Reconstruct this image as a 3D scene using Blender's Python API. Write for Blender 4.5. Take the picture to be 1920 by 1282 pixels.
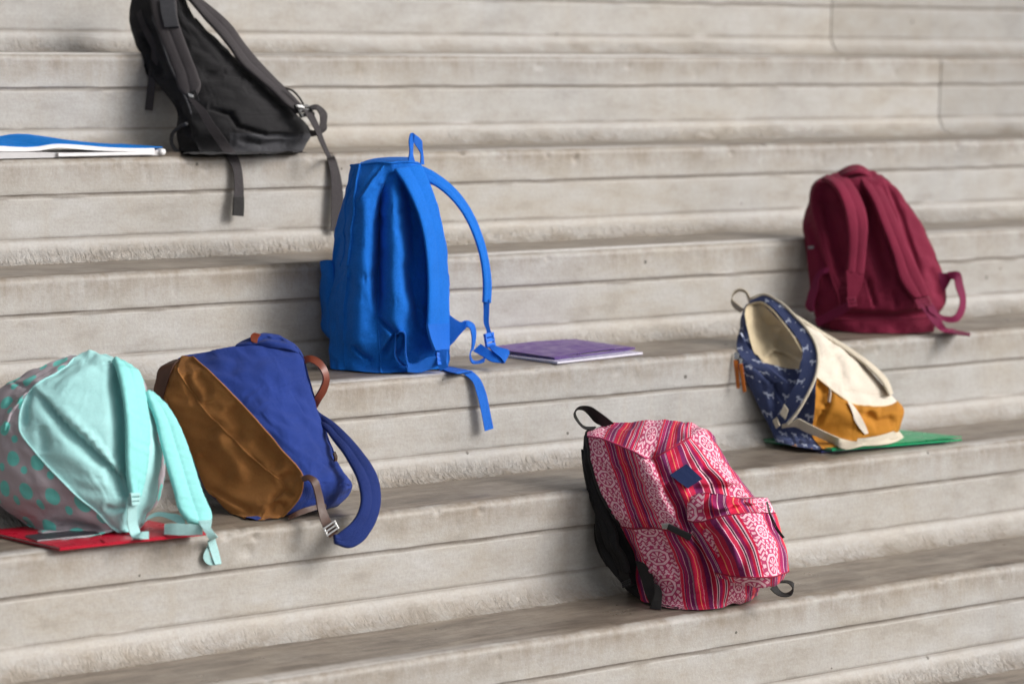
import bpy, bmesh, math, random
import numpy as np
from mathutils import Vector, Matrix, noise

scene = bpy.context.scene
for o in list(bpy.data.objects):
    bpy.data.objects.remove(o)
col = scene.collection
random.seed(4)
rng = np.random.default_rng(7)

# ------------------------------------------------------------------ camera
TH, PITCH, ROLL = math.radians(36.36), math.radians(6.63), math.radians(0.66)
FPX = 5051.0                                   # focal length in photo pixels (1920 wide)
CAM = np.array([0.0, -4.996, 0.06])
RISE, RUN = 0.20, 0.26                         # one step
FW = np.array([math.sin(TH)*math.cos(PITCH), math.cos(TH)*math.cos(PITCH), -math.sin(PITCH)])
_R = np.array([math.cos(TH), -math.sin(TH), 0.0])
_U = np.cross(_R, FW)
RT = math.cos(ROLL)*_R + math.sin(ROLL)*_U
UP = -math.sin(ROLL)*_R + math.cos(ROLL)*_U
AWAY = np.array([math.sin(TH), math.cos(TH), 0.0])   # horizontal, away from the camera

cam_data = bpy.data.cameras.new('camera')
cam = bpy.data.objects.new('camera', cam_data)
col.objects.link(cam)
M = Matrix(((RT[0], UP[0], -FW[0], CAM[0]), (RT[1], UP[1], -FW[1], CAM[1]), (RT[2], UP[2], -FW[2], CAM[2]), (0, 0, 0, 1)))
cam.matrix_world = M
cam_data.sensor_width = 36.0
cam_data.lens = 36.0*FPX/1920.0
cam_data.clip_start = 0.1
cam_data.clip_end = 1000.0
cam_data.dof.use_dof = True
cam_data.dof.focus_distance = 4.95
cam_data.dof.aperture_fstop = 2.8
scene.camera = cam

# ------------------------------------------------------------------ sky, sun, exposure
SUN_DIR = Vector((0.50, -0.74, 0.54)).normalized()       # towards the sun
world = bpy.data.worlds.new('World')
scene.world = world
world.use_nodes = True
wn = world.node_tree
for n_ in list(wn.nodes):
    wn.nodes.remove(n_)
wo = wn.nodes.new('ShaderNodeOutputWorld')
wb = wn.nodes.new('ShaderNodeBackground')
ws = wn.nodes.new('ShaderNodeTexSky')
ws.sky_type = 'NISHITA'
ws.sun_disc = False
ws.sun_elevation = math.asin(SUN_DIR.z)
ws.sun_rotation = math.atan2(SUN_DIR.x, SUN_DIR.y)
ws.air_density = 1.0
ws.dust_density = 6.0
ws.ozone_density = 0.6
whs = wn.nodes.new('ShaderNodeHueSaturation')            # a hazy, nearly white sky
whs.inputs['Saturation'].default_value = 0.22
wn.links.new(ws.outputs[0], whs.inputs['Color'])
wn.links.new(whs.outputs[0], wb.inputs[0])
wb.inputs[1].default_value = 0.10
wn.links.new(wb.outputs[0], wo.inputs[0])
sun_data = bpy.data.lights.new('sun', 'SUN')
sun_data.energy = 1.5
sun_data.angle = math.radians(20)
sun_data.color = (1.0, 0.975, 0.945)
sun = bpy.data.objects.new('sun', sun_data)
sun.rotation_euler = (-SUN_DIR).to_track_quat('-Z', 'Y').to_euler()
col.objects.link(sun)
scene.view_settings.view_transform = 'Standard'
scene.view_settings.look = 'None'
scene.view_settings.gamma = 1.0
scene.view_settings.exposure = 0.42
scene.view_settings.use_curve_mapping = False

# ------------------------------------------------------------------ small helpers
def ray(x, y):
    return FW + RT*((x-960.0)/FPX) + UP*((641.0-y)/FPX)

def project(P):
    q = np.asarray(P, float) - CAM
    z = q @ FW
    return np.stack([960 + FPX*(q @ RT)/z, 641 - FPX*(q @ UP)/z], -1)

def on_z(x, y, z):
    v = ray(x, y)
    return CAM + v*((z-CAM[2])/v[2])

def on_tread(x, y, n, lift=0.0):
    return on_z(x, y, -n*RISE+lift)

def base_at(x, n, yrel):
    """ground point of tread n in image column x, yrel metres behind its nose"""
    Y = -n*RUN + yrel
    z = -n*RISE
    lo, hi = z, z
    v = None
    y = 640.0
    for _ in range(30):                        # fixed-point: find image row whose ray meets the tread there
        P = on_z(x, y, z)
        e = P[1]-Y
        P2 = on_z(x, y+1, z)
        y -= e/((P2[1]-P[1]) or 1e-9) if abs(e) < 40 else -100
        y = max(y, 120.0)
    return on_z(x, y, z)

class Place:
    """turns photo points plus a depth behind the thing's base into world points"""
    def __init__(s, B0, n):
        s.B0, s.n = np.asarray(B0, float), n
        s.z = -n*RISE
    def __call__(s, x, y, a=0.0):
        if isinstance(a, str):
            if a[0] == 'g':                    # lying on the tread (optionally lifted: 'g.01')
                return on_z(x, y, s.z + (float(a[1:]) if len(a) > 1 else 0.003))
            if a[0] == 'r':                    # hanging in front of the riser below the tread
                off = float(a[1:]) if len(a) > 1 else 0.012
                v = ray(x, y)
                return CAM + v*((-s.n*RUN-off-CAM[1])/v[1])
        v = ray(x, y)
        t = ((s.B0-CAM) @ AWAY + a)/(v @ AWAY)
        return CAM + v*t

def hermite(P, ts, k, crease=None, closed=False):
    """P (K,...), parameter ts (K or K+1 if closed), k samples per segment -> dense samples"""
    P = np.asarray(P, float)
    K = len(P)
    crease = set(crease or ())
    nseg = K if closed else K-1
    def seg(i): return ts[i+1]-ts[i]
    out = []
    def slope(i): return (P[(i+1) % K]-P[i % K])/seg(i % K if closed else i)
    def tan(i, side):
        # side -1 incoming segment i-1, +1 outgoing segment i
        has_prev = closed or i > 0
        has_next = closed or i < K-1
        if not has_prev: return slope(0)
        if not has_next: return slope(K-2)
        sp, sn = slope((i-1) % K if closed else i-1), slope(i % K if closed else i)
        if (i % K) in crease:
            return sn if side > 0 else sp
        hp, hn = seg((i-1) % K if closed else i-1), seg(i % K if closed else i)
        return (sp*hn + sn*hp)/(hp+hn)
    for i in range(nseg):
        h = seg(i)
        m0, m1 = tan(i, 1)*h, tan(i+1 if not closed else (i+1) % K, -1)*h
        p0, p1 = P[i], P[(i+1) % K]
        for j in range(k[i]):
            t = j/k[i]
            t2, t3 = t*t, t*t*t
            out.append((2*t3-3*t2+1)*p0 + (t3-2*t2+t)*m0 + (-2*t3+3*t2)*p1 + (t3-t2)*m1)
    if not closed:
        out.append(P[-1])
    return np.array(out)

ORDER = []
def link(name, me, mat=None, parent=None):
    o = bpy.data.objects.new(name, me)
    ORDER.append(o)
    col.objects.link(o)
    if mat:
        if not me.materials:
            me.materials.append(mat)
    if parent:
        o.parent = parent
    return o

def mesh_obj(name, V, F, mat, parent=None, smooth=True, uv=None):
    me = bpy.data.meshes.new(name)
    V = np.asarray(V, float)
    if parent is not None:
        V = V - np.array(parent.location)
    me.from_pydata([tuple(v) for v in V], [], F)
    if uv is not None:
        l = me.uv_layers.new(name='UVMap')
        idx = np.zeros(len(me.loops), np.int32)
        me.loops.foreach_get('vertex_index', idx)
        l.data.foreach_set('uv', np.asarray(uv, np.float32)[idx].ravel())
    if smooth:
        me.polygons.foreach_set('use_smooth', [True]*len(me.polygons))
    me.update()
    return link(name, me, mat, parent)

def thing(name, label, cat, loc, group=None):
    o = bpy.data.objects.new(name, None)
    o.empty_display_size = 0.05
    o.location = Vector(loc)
    o['label'] = label
    o['category'] = cat
    if group:
        o['group'] = group
    col.objects.link(o)
    return o

# ------------------------------------------------------------------ node helper
class NT:
    def __init__(s, name):
        s.m = bpy.data.materials.new(name)
        s.m.use_nodes = True
        s.t = s.m.node_tree
        s.b = s.t.nodes['Principled BSDF']
    def n(s, ty, **kw):
        nd = s.t.nodes.new(ty)
        for k, v in kw.items():
            setattr(nd, k, v)
        return nd
    def put(s, sock, v):
        if hasattr(v, 'is_linked'):
            s.t.links.new(v, sock)
        elif v is not None:
            if isinstance(v, (tuple, list)) and len(v) == 3 and sock.type == 'RGBA':
                v = (*v, 1)
            sock.default_value = v
    def math(s, op, a, b=None, c=None):
        nd = s.n('ShaderNodeMath', operation=op)
        for i, v in enumerate((a, b, c)):
            if v is not None:
                s.put(nd.inputs[i], v)
        return nd.outputs[0]
    def mix(s, f, a, b, blend='MIX'):
        nd = s.n('ShaderNodeMix', data_type='RGBA', blend_type=blend)
        s.put(nd.inputs[0], f); s.put(nd.inputs[6], a); s.put(nd.inputs[7], b)
        return nd.outputs[2]
    def ramp(s, f, stops, interp='LINEAR'):
        nd = s.n('ShaderNodeValToRGB')
        cr = nd.color_ramp
        cr.interpolation = interp
        while len(cr.elements) < len(stops):
            cr.elements.new(0.5)
        for e, (p, c) in zip(cr.elements, stops):
            e.position = p
            e.color = (*c, 1) if len(c) == 3 else c
        s.put(nd.inputs[0], f)
        return nd.outputs[0]
    def mapr(s, v, a, b, c=0.0, d=1.0, smooth=False):
        nd = s.n('ShaderNodeMapRange')
        if smooth: nd.interpolation_type = 'SMOOTHSTEP'
        for i, q in enumerate((v, a, b, c, d)):
            s.put(nd.inputs[i], q)
        return nd.outputs[0]
    def noise(s, vec, scale, detail=4.0, rough=0.55, dist=0.0):
        nd = s.n('ShaderNodeTexNoise')
        s.put(nd.inputs['Vector'], vec)
        nd.inputs['Scale'].default_value = scale
        nd.inputs['Detail'].default_value = detail
        nd.inputs['Roughness'].default_value = rough
        nd.inputs['Distortion'].default_value = dist
        return nd.outputs['Fac']
    def voronoi(s, vec, scale, out='Distance', feature='F1', rnd=1.0):
        nd = s.n('ShaderNodeTexVoronoi', feature=feature)
        s.put(nd.inputs['Vector'], vec)
        nd.inputs['Scale'].default_value = scale
        nd.inputs['Randomness'].default_value = rnd
        return nd.outputs[out]
    def coord(s, which='Object'):
        return s.n('ShaderNodeTexCoord').outputs[which]
    def scale(s, v, xyz):
        nd = s.n('ShaderNodeMapping')
        s.put(nd.inputs[0], v)
        nd.inputs['Scale'].default_value = xyz
        return nd.outputs[0]
    def sep(s, v):
        nd = s.n('ShaderNodeSeparateXYZ')
        s.put(nd.inputs[0], v)
        return nd.outputs
    def comb(s, x, y, z=0.0):
        nd = s.n('ShaderNodeCombineXYZ')
        for i, v in enumerate((x, y, z)):
            s.put(nd.inputs[i], v)
        return nd.outputs[0]
    def bump(s, h, strength=0.3, dist=0.01, normal=None):
        nd = s.n('ShaderNodeBump')
        nd.inputs['Strength'].default_value = strength
        nd.inputs['Distance'].default_value = dist
        s.put(nd.inputs['Height'], h)
        if normal is not None: s.put(nd.inputs['Normal'], normal)
        return nd.outputs[0]
    def done(s, color=None, rough=None, normal=None, **kw):
        if color is not None: s.put(s.b.inputs['Base Color'], color)
        if rough is not None: s.put(s.b.inputs['Roughness'], rough)
        if normal is not None: s.put(s.b.inputs['Normal'], normal)
        for k, v in kw.items():
            s.put(s.b.inputs[k], v)
        return s.m

def srgb(r, g, b):
    f = lambda c: (c/255/12.92) if c/255 <= 0.04045 else ((c/255+0.055)/1.055)**2.4
    return (f(r), f(g), f(b))

def fabric(name, c, rough=0.85, var=0.16, sheen=0.25, weave=0.35, spec=0.25, fade=1.12, crease=1.0, fleck=0.22):
    t = NT(name)
    co = t.coord('Object')
    n1 = t.noise(co, 14.0, 5.0, 0.6)
    n2 = t.noise(co, 300.0, 2.0, 0.6)
    f = t.mapr(n1, 0.3, 0.7)
    dark = tuple(v*(1-var) for v in c)
    lite = tuple(min(1, v*fade) for v in c)
    base = t.mix(f, dark, lite)
    base = t.mix(t.mapr(n2, 0.3, 0.7, 0.0, fleck), base, tuple(min(1, v*1.3+0.012) for v in c))
    # woven threads
    w = t.n('ShaderNodeTexWave', wave_type='BANDS', bands_direction='DIAGONAL')
    t.put(w.inputs['Vector'], co)
    w.inputs['Scale'].default_value = 330.0
    w.inputs['Distortion'].default_value = 1.2
    hgt = t.math('ADD', t.math('MULTIPLY', w.outputs['Fac'], 0.5), n2)
    hgt = t.math('ADD', hgt, t.math('MULTIPLY', t.noise(co, 60.0, 3.0), 1.2))
    cr = t.math('ABSOLUTE', t.math('SUBTRACT', t.noise(co, 17.0, 3.0, 0.55, 0.9), 0.5))      # soft creases from use
    nb = t.bump(t.math('SUBTRACT', 1.0, t.mapr(cr, 0.0, 0.16, 0, 1, True)), 0.10*crease, 0.004)
    return t.done(base, rough, t.bump(hgt, weave, 0.0012, nb), **{'Sheen Weight': sheen*0.3, 'Sheen Roughness': 0.5, 'Specular IOR Level': spec})

def plain(name, c, rough=0.5, metallic=0.0, spec=0.5, noise_amt=0.08):
    t = NT(name)
    co = t.coord('Object')
    f = t.noise(co, 30.0, 4.0)
    base = t.mix(t.mapr(f, 0.3, 0.7), tuple(v*(1-noise_amt) for v in c), tuple(min(1, v*(1+noise_amt)) for v in c))
    r = t.mapr(t.noise(co, 80.0, 3.0), 0.3, 0.7, rough*0.85, min(1, rough*1.15))
    return t.done(base, r, None, **{'Metallic': metallic, 'Specular IOR Level': spec})

# ------------------------------------------------------------------ the steps
def concrete(name, tone=1.0):
    t = NT(name)
    co = t.coord('Object')
    geo = t.n('ShaderNodeNewGeometry')
    nz = t.sep(geo.outputs['Normal'])[2]
    grime = t.n('ShaderNodeAttribute', attribute_name='grime').outputs['Fac']
    joint = t.n('ShaderNodeAttribute', attribute_name='joint').outputs['Fac']
    cove = t.n('ShaderNodeAttribute', attribute_name='cove').outputs['Fac']
    flat = t.n('ShaderNodeAttribute', attribute_name='flat').outputs['Fac']
    # tone of the bare concrete
    big = t.noise(co, 1.7, 3.0, 0.6)
    mid = t.noise(t.scale(co, (1.0, 1.0, 2.2)), 9.0, 5.0, 0.66)
    streak = t.noise(t.scale(co, (2.0, 10.0, 95.0)), 3.0, 3.0, 0.6)      # faint formwork lines along the riser
    drip = t.noise(t.scale(co, (40.0, 40.0, 4.0)), 1.0, 3.0, 0.6)         # runs down the riser
    fine = t.noise(co, 170.0, 3.0, 0.7)
    grey = srgb(156*tone, 154*tone, 152*tone)
    warm = srgb(163*tone, 156*tone, 146*tone)
    pale = srgb(180*tone, 179*tone, 178*tone)
    dark = srgb(128*tone, 123*tone, 117*tone)
    c = t.mix(t.mapr(big, 0.35, 0.65), grey, warm)
    c = t.mix(t.mapr(mid, 0.38, 0.70, 0, 0.75), c, pale)
    c = t.mix(t.mapr(mid, 0.42, 0.30, 0, 0.35), c, dark)
    c = t.mix(t.mapr(streak, 0.52, 0.75, 0, 0.17), c, dark)
    c = t.mix(t.mapr(drip, 0.52, 0.72, 0, 0.42), c, warm)
    c = t.mix(t.mapr(fine, 0.42, 0.72, 0, 0.30), c, dark)
    # brown film that gathers along the noses and in the lower coves
    gn = t.noise(co, 13.0, 5.0, 0.72)
    g2 = t.noise(t.scale(co, (70.0, 70.0, 10.0)), 1.0, 3.0, 0.7)
    g = t.math('MULTIPLY', grime, t.mapr(gn, 0.36, 0.60, 0.15, 1.0))
    g = t.math('MULTIPLY', g, t.mapr(g2, 0.30, 0.60, 0.45, 1.0))
    c = t.mix(t.math('MULTIPLY', g, 0.74), c, srgb(118, 103, 86))
    # trodden treads: brown dirt swept along the step
    tn = t.noise(t.scale(co, (6.0, 34.0, 1.0)), 1.0, 5.0, 0.7)
    tread = t.mix(t.mapr(tn, 0.32, 0.66), srgb(80, 69, 60), srgb(140, 128, 115))
    tread = t.mix(t.mapr(gn, 0.5, 0.68, 0, 0.5), tread, srgb(152, 142, 130))
    c = t.mix(t.math('MULTIPLY', t.mapr(t.math('ADD', flat, t.math('MULTIPLY', t.math('SUBTRACT', gn, 0.5), 1.1)), 0.35, 0.65), 0.95), c, tread)
    # blow holes and chips
    v = t.n('ShaderNodeTexVoronoi', feature='F1')
    t.put(v.inputs['Vector'], t.scale(co, (1.0, 0.12, 1.0)))
    v.inputs['Scale'].default_value = 20.0
    vcol = t.sep(v.outputs['Color'])
    wob = t.math('MULTIPLY', t.math('SUBTRACT', fine, 0.5), 0.09)
    pit = t.math('LESS_THAN', t.math('ADD', v.outputs['Distance'], wob), t.math('SUBTRACT', t.mapr(vcol[0], 0.55, 1.0, -0.03, 0.095), t.math('MULTIPLY', flat, 0.2)))
    c = t.mix(t.math('MULTIPLY', pit, 0.8), c, srgb(60, 53, 46))
    # dirt lodged in the grooves
    c = t.mix(t.math('MULTIPLY', joint, t.mapr(gn, 0.3, 0.65, 0.45, 0.95)), c, srgb(122, 114, 106))
    # bright sunlit line along the step edges, painted into the colour
    lit_edge = t.n('ShaderNodeAttribute', attribute_name='lit_edge').outputs['Fac']
    lit_edge = t.math('MULTIPLY', lit_edge, t.mapr(g2, 0.25, 0.5, 0.4, 1.0))
    c = t.mix(lit_edge, c, (0.86, 0.84, 0.82))
    rough = t.math('SUBTRACT', t.mapr(mid, 0.3, 0.7, 0.48, 0.68), t.math('MULTIPLY', flat, 0.22))
    # relief
    rip = t.noise(t.scale(co, (85.0, 26.0, 26.0)), 1.0, 3.0, 0.6, 1.4)
    h = t.math('ADD', t.math('MULTIPLY', fine, 0.26), t.math('MULTIPLY', t.noise(co, 48.0, 4.0, 0.7), 0.20))
    h = t.math('ADD', h, t.math('MULTIPLY', t.math('MULTIPLY', rip, cove), 3.2))
    h = t.math('SUBTRACT', h, t.math('MULTIPLY', pit, 0.9))
    return t.done(c, rough, t.bump(h, 0.75, 0.004), **{'Specular IOR Level': 0.5})

CONC = concrete('concrete')
CONC_B = concrete('concrete_darker', 0.93)

def step_profile():
    """(y out of the riser plane, z below the tread, grime, joint, cove, flat); from the tread's back to the next cove"""
    p = []
    for y in np.linspace(0.30, 0.055, 14):
        p.append((y, 0.0, 0.0, 0.0, 0.0, 1.0))
    p.append((0.040, 0.0, 0.4, 0, 0, 1.0))
    p.append((0.028, -0.0002, 0.6, 0, 0, 0.9))
    R, RW = 0.013, 0.020                                  # worn rounded nose
    for a in np.linspace(0, 90, 10):
        a = math.radians(a)
        p.append((RW - RW*math.sin(a), -R + R*math.cos(a) - 0.0003, 0.55+0.45*math.sin(2*a), 0.0, 0.0, 0.85*max(0, 1-a*0.95)))
    for z in (-0.018, -0.024, -0.031, -0.040, -0.050, -0.060, -0.0675):
        p.append((0.0, z, max(0, 0.95-(-z-0.013)*18), 0.0, 0.0, 0))
    p += [(0.0006, -0.0690, 0, .5, 0, 0), (0.0026, -0.0700, 0, 1, 0, 0), (0.0030, -0.0735, 0, 1, 0, 0), (0.0028, -0.0770, 0, .8, 0, 0), (0.0018, -0.0780, 0, .2, 0, 0)]
    for z in (-0.081, -0.095, -0.110, -0.125, -0.140, -0.148, -0.1525):
        p.append((0.0015, z, 0, 0, 0, 0))
    p += [(0.0026, -0.1537, 0.1, .8, 0, 0), (0.0026, -0.1565, .1, .8, 0, 0), (0.0005, -0.1585, .1, .5, 0, 0), (-0.0010, -0.1595, .1, .1, 0, 0)]
    cv = [(-0.0022, -0.163), (-0.0040, -0.167), (-0.0064, -0.1712), (-0.0092, -0.1755), (-0.0125, -0.1798), (-0.0165, -0.1840), (-0.0212, -0.1880), (-0.0268, -0.1918),
          (-0.0335, -0.1952), (-0.0415, -0.1980), (-0.0500, -0.1998), (-0.0580, -0.2012)]
    for i, (y, z) in enumerate(cv):
        f = i/(len(cv)-1)
        p.append((y, z, 0.12+1.0*f, 0, min(1, max(0.05, (f-0.12)*2.6))*(1-0.5*max(0, f-0.8)*5), 0.0 if f < 0.75 else (f-0.75)*3))
    return np.array(p)

PROF = step_profile()

def riser_y(n, z):
    """Y of the face behind tread n at world height z (array ok)"""
    zz = np.clip(np.asarray(z)-(-(n-1)*RISE), -RISE, 0.0)
    yy = np.interp(-zz, -PROF[16:, 1], PROF[16:, 0])
    out = -(n-1)*RUN + yy
    return np.where(np.asarray(z) > -(n-1)*RISE, 1e6, out)

def rip_mask(x, n):
    v = min(1.0, max(0.0, noise.noise(Vector((x*0.85, n*5.3, 2.0)))*1.9+0.62))
    return 0.15+0.95*v*v*(3-2*v)

def build_step(n, x0, x1, mat, parent, fine):
    if fine:
        xs = np.concatenate([np.arange(x0, max(x0+0.001, 1.55), 0.25), np.arange(max(x0, 1.55), min(x1, 5.3), 0.0055), np.arange(min(x1, 5.3), x1, 0.25), [x1]])
    else:
        xs = np.arange(x0, x1+0.01, 0.25)
    xs = np.unique(np.round(xs, 4))
    K = len(PROF)
    X = np.repeat(xs, K)
    P = np.tile(PROF, (len(xs), 1))
    Y = -n*RUN + P[:, 0]
    Z = -n*RISE + P[:, 1]
    if fine:
        dy = np.zeros(len(X)); dz = np.zeros(len(X))
        nf = noise.noise
        for i in range(len(X)):
            x_, z_, gr_, cv_ = X[i], P[i, 1], P[i, 2], P[i, 4]
            if P[i, 5] > 0.9 and x_ != 0:
                dz[i] = nf(Vector((x_*4, n*3.0, P[i, 0]*9)))*0.0008
                continue
            dy[i] = nf(Vector((x_*2.1, n*7.3, z_*3)))*0.0012 + nf(Vector((x_*16, n*3.1, z_*40)))*0.0003
            if cv_ > 0:
                q = nf(Vector((x_*46+z_*190, n*2.7, z_*95)))
                amp = rip_mask(x_, n)
                dy[i] -= cv_*(0.0060*q*max(0.1, amp) + 0.003*nf(Vector((x_*6, n*9.0, 3))))
                dz[i] = cv_*0.0030*q*max(0.1, amp)
            elif gr_ > 0.4:
                c_ = nf(Vector((x_*48, n*4.4, z_*60)))
                if c_ > 0.50:
                    dy[i] += (c_-0.50)*0.014
                    dz[i] -= (c_-0.50)*0.010
                dz[i] += nf(Vector((x_*5, n*1.7, 0)))*0.0008 + nf(Vector((x_*22, n*1.7, 4)))*0.0003
            elif P[i, 3] > 0:
                dz[i] += nf(Vector((x_*7, n*6.7, 0)))*0.0007
                dy[i] -= max(0, nf(Vector((x_*14, n*3.7, z_*80))))*0.004*P[i, 3]
        Y = Y+dy; Z = Z+dz
    V = np.stack([X, Y, Z], -1)
    F = []
    for i in range(len(xs)-1):
        for k in range(K-1):
            a = i*K+k
            F.append((a, a+1, a+K+1, a+K))
    # end faces so that a joint shows the unit's own thickness
    for i in (0, len(xs)-1):
        b = len(V)
        V = np.concatenate([V, [[xs[i], -n*RUN+0.30, -n*RISE-0.2015]]])
        P = np.concatenate([P, [[0, 0, 0, 0, 0, 0]]])
        f = [i*K+k for k in range(K)]+[b]
        F.append(tuple(f if i == 0 else f[::-1])[::-1])
    P = P.copy()
    if fine:
        msk = {x: rip_mask(x, n) for x in xs}
        P[:len(X), 4] *= np.array([msk[x] for x in X])
    o = mesh_obj('step_unit', V, F, mat, parent, True)
    me = o.data
    for nm, k in (('grime', 2), ('joint', 3), ('cove', 4), ('flat', 5)):
        at = me.attributes.new(nm, 'FLOAT', 'POINT')
        at.data.foreach_set('value', P[:, k].astype(np.float32))
    wr = np.zeros(len(P), np.float32)  # strength of the painted sunlight along nose and front tread
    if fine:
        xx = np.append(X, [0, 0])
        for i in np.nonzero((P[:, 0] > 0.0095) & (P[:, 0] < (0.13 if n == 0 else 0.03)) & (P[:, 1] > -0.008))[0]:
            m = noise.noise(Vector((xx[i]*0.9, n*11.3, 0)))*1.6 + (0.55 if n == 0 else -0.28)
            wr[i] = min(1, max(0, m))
    me.attributes.new('lit_edge', 'FLOAT', 'POINT').data.foreach_set('value', wr)
    return o

steps = bpy.data.objects.new('bleacher_steps', None)
steps['kind'] = 'structure'
steps['label'] = 'long weathered concrete bleacher steps with grooved risers and rounded noses'
col.objects.link(steps)
def joint_x(px, py, n):
    v = ray(px, py)
    return (CAM + v*((-n*RUN-CAM[1])/v[1]))[0]
J0 = joint_x(1762, 165, 0)
J1 = joint_x(1558, 40, -1)
J2 = joint_x(624, 345, 1)
XL, XR = -4.0, 14.0
cuts = {0: J0, -1: J1, 1: J2}
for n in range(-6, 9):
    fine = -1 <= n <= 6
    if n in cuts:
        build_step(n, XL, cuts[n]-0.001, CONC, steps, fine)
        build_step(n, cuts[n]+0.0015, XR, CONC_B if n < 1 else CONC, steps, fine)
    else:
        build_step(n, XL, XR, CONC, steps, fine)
gm = NT('paving')
_co = gm.coord('Object')
PAVE = gm.done(gm.mix(gm.mapr(gm.noise(_co, 3.0, 6.0), .3, .7), srgb(72, 70, 67), srgb(98, 95, 91)), 0.85, gm.bump(gm.noise(_co, 60.0, 4.0), 0.3, 0.004))
g = mesh_obj('ground', [(-300, -300, -1.802), (300, -300, -1.802), (300, 300, -1.802), (-300, 300, -1.802)], [(0, 1, 2, 3)], PAVE, None, False)
g['kind'] = 'structure'
g['label'] = 'flat concrete paving at the foot of the bleacher steps'
# concrete canopy over the stand, out of the picture: it keeps the zenith light off the treads
g = mesh_obj('canopy', [(x, y, z) for z in (4.6, 4.9) for x, y in ((XL, -2.6), (XR, -2.6), (XR, 12), (XL, 12))],
             [(3, 2, 1, 0), (4, 5, 6, 7), (0, 1, 5, 4), (1, 2, 6, 5), (2, 3, 7, 6), (3, 0, 4, 7)], PAVE, None, False)
g['kind'] = 'structure'
g['label'] = 'flat concrete canopy roofing the bleacher steps'
g = mesh_obj('upper_landing', [(XL, 6*RUN+0.28, 6*RISE-0.004), (XR, 6*RUN+0.28, 6*RISE-0.004), (XR, 12, 6*RISE-0.004), (XL, 12, 6*RISE-0.004)], [(0, 1, 2, 3)], PAVE, None, False)
g['kind'] = 'structure'
g['label'] = 'level concrete landing behind the top bleacher step'


# ------------------------------------------------------------------ soft goods
def fold_push(V, front, poly, amp, width, kind='valley'):
    """dent or raise the side that faces the camera along a fold line"""
    pp = project(V)
    poly = np.asarray(poly, float)
    best = np.full(len(V), 1e9); sgn = np.zeros(len(V)); tt = np.zeros(len(V))
    L = np.linalg.norm(np.diff(poly, axis=0), axis=1); cum = np.concatenate([[0], np.cumsum(L)]); tot = cum[-1]
    for i in range(len(poly)-1):
        a, b = poly[i], poly[i+1]
        d = b-a
        t = np.clip(((pp-a) @ d)/(d @ d), 0, 1)
        q = a + t[:, None]*d
        e = pp-q
        r = np.linalg.norm(e, axis=1)
        s = np.sign(d[0]*e[:, 1]-d[1]*e[:, 0])
        m = r < best
        best[m] = r[m]; sgn[m] = s[m]; tt[m] = (cum[i]+t[m]*L[i])/tot
    env = np.clip(np.minimum(tt, 1-tt)*5, 0, 1)
    env = env*env*(3-2*env)*0.8+0.2*(np.minimum(tt, 1-tt) > 0)
    if kind == 'valley':
        w = np.exp(-(best/width)**2)
    else:                                           # 'step': sharp on one side, fading on the other
        w = np.where(sgn > 0, np.exp(-(best/(width*0.22))**2), np.exp(-(best/width)**2))
        if kind == 'stepr':
            w = np.where(sgn < 0, np.exp(-(best/(width*0.22))**2), np.exp(-(best/width)**2))
    return V + AWAY*((amp*w*env*front)[:, None])

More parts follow.
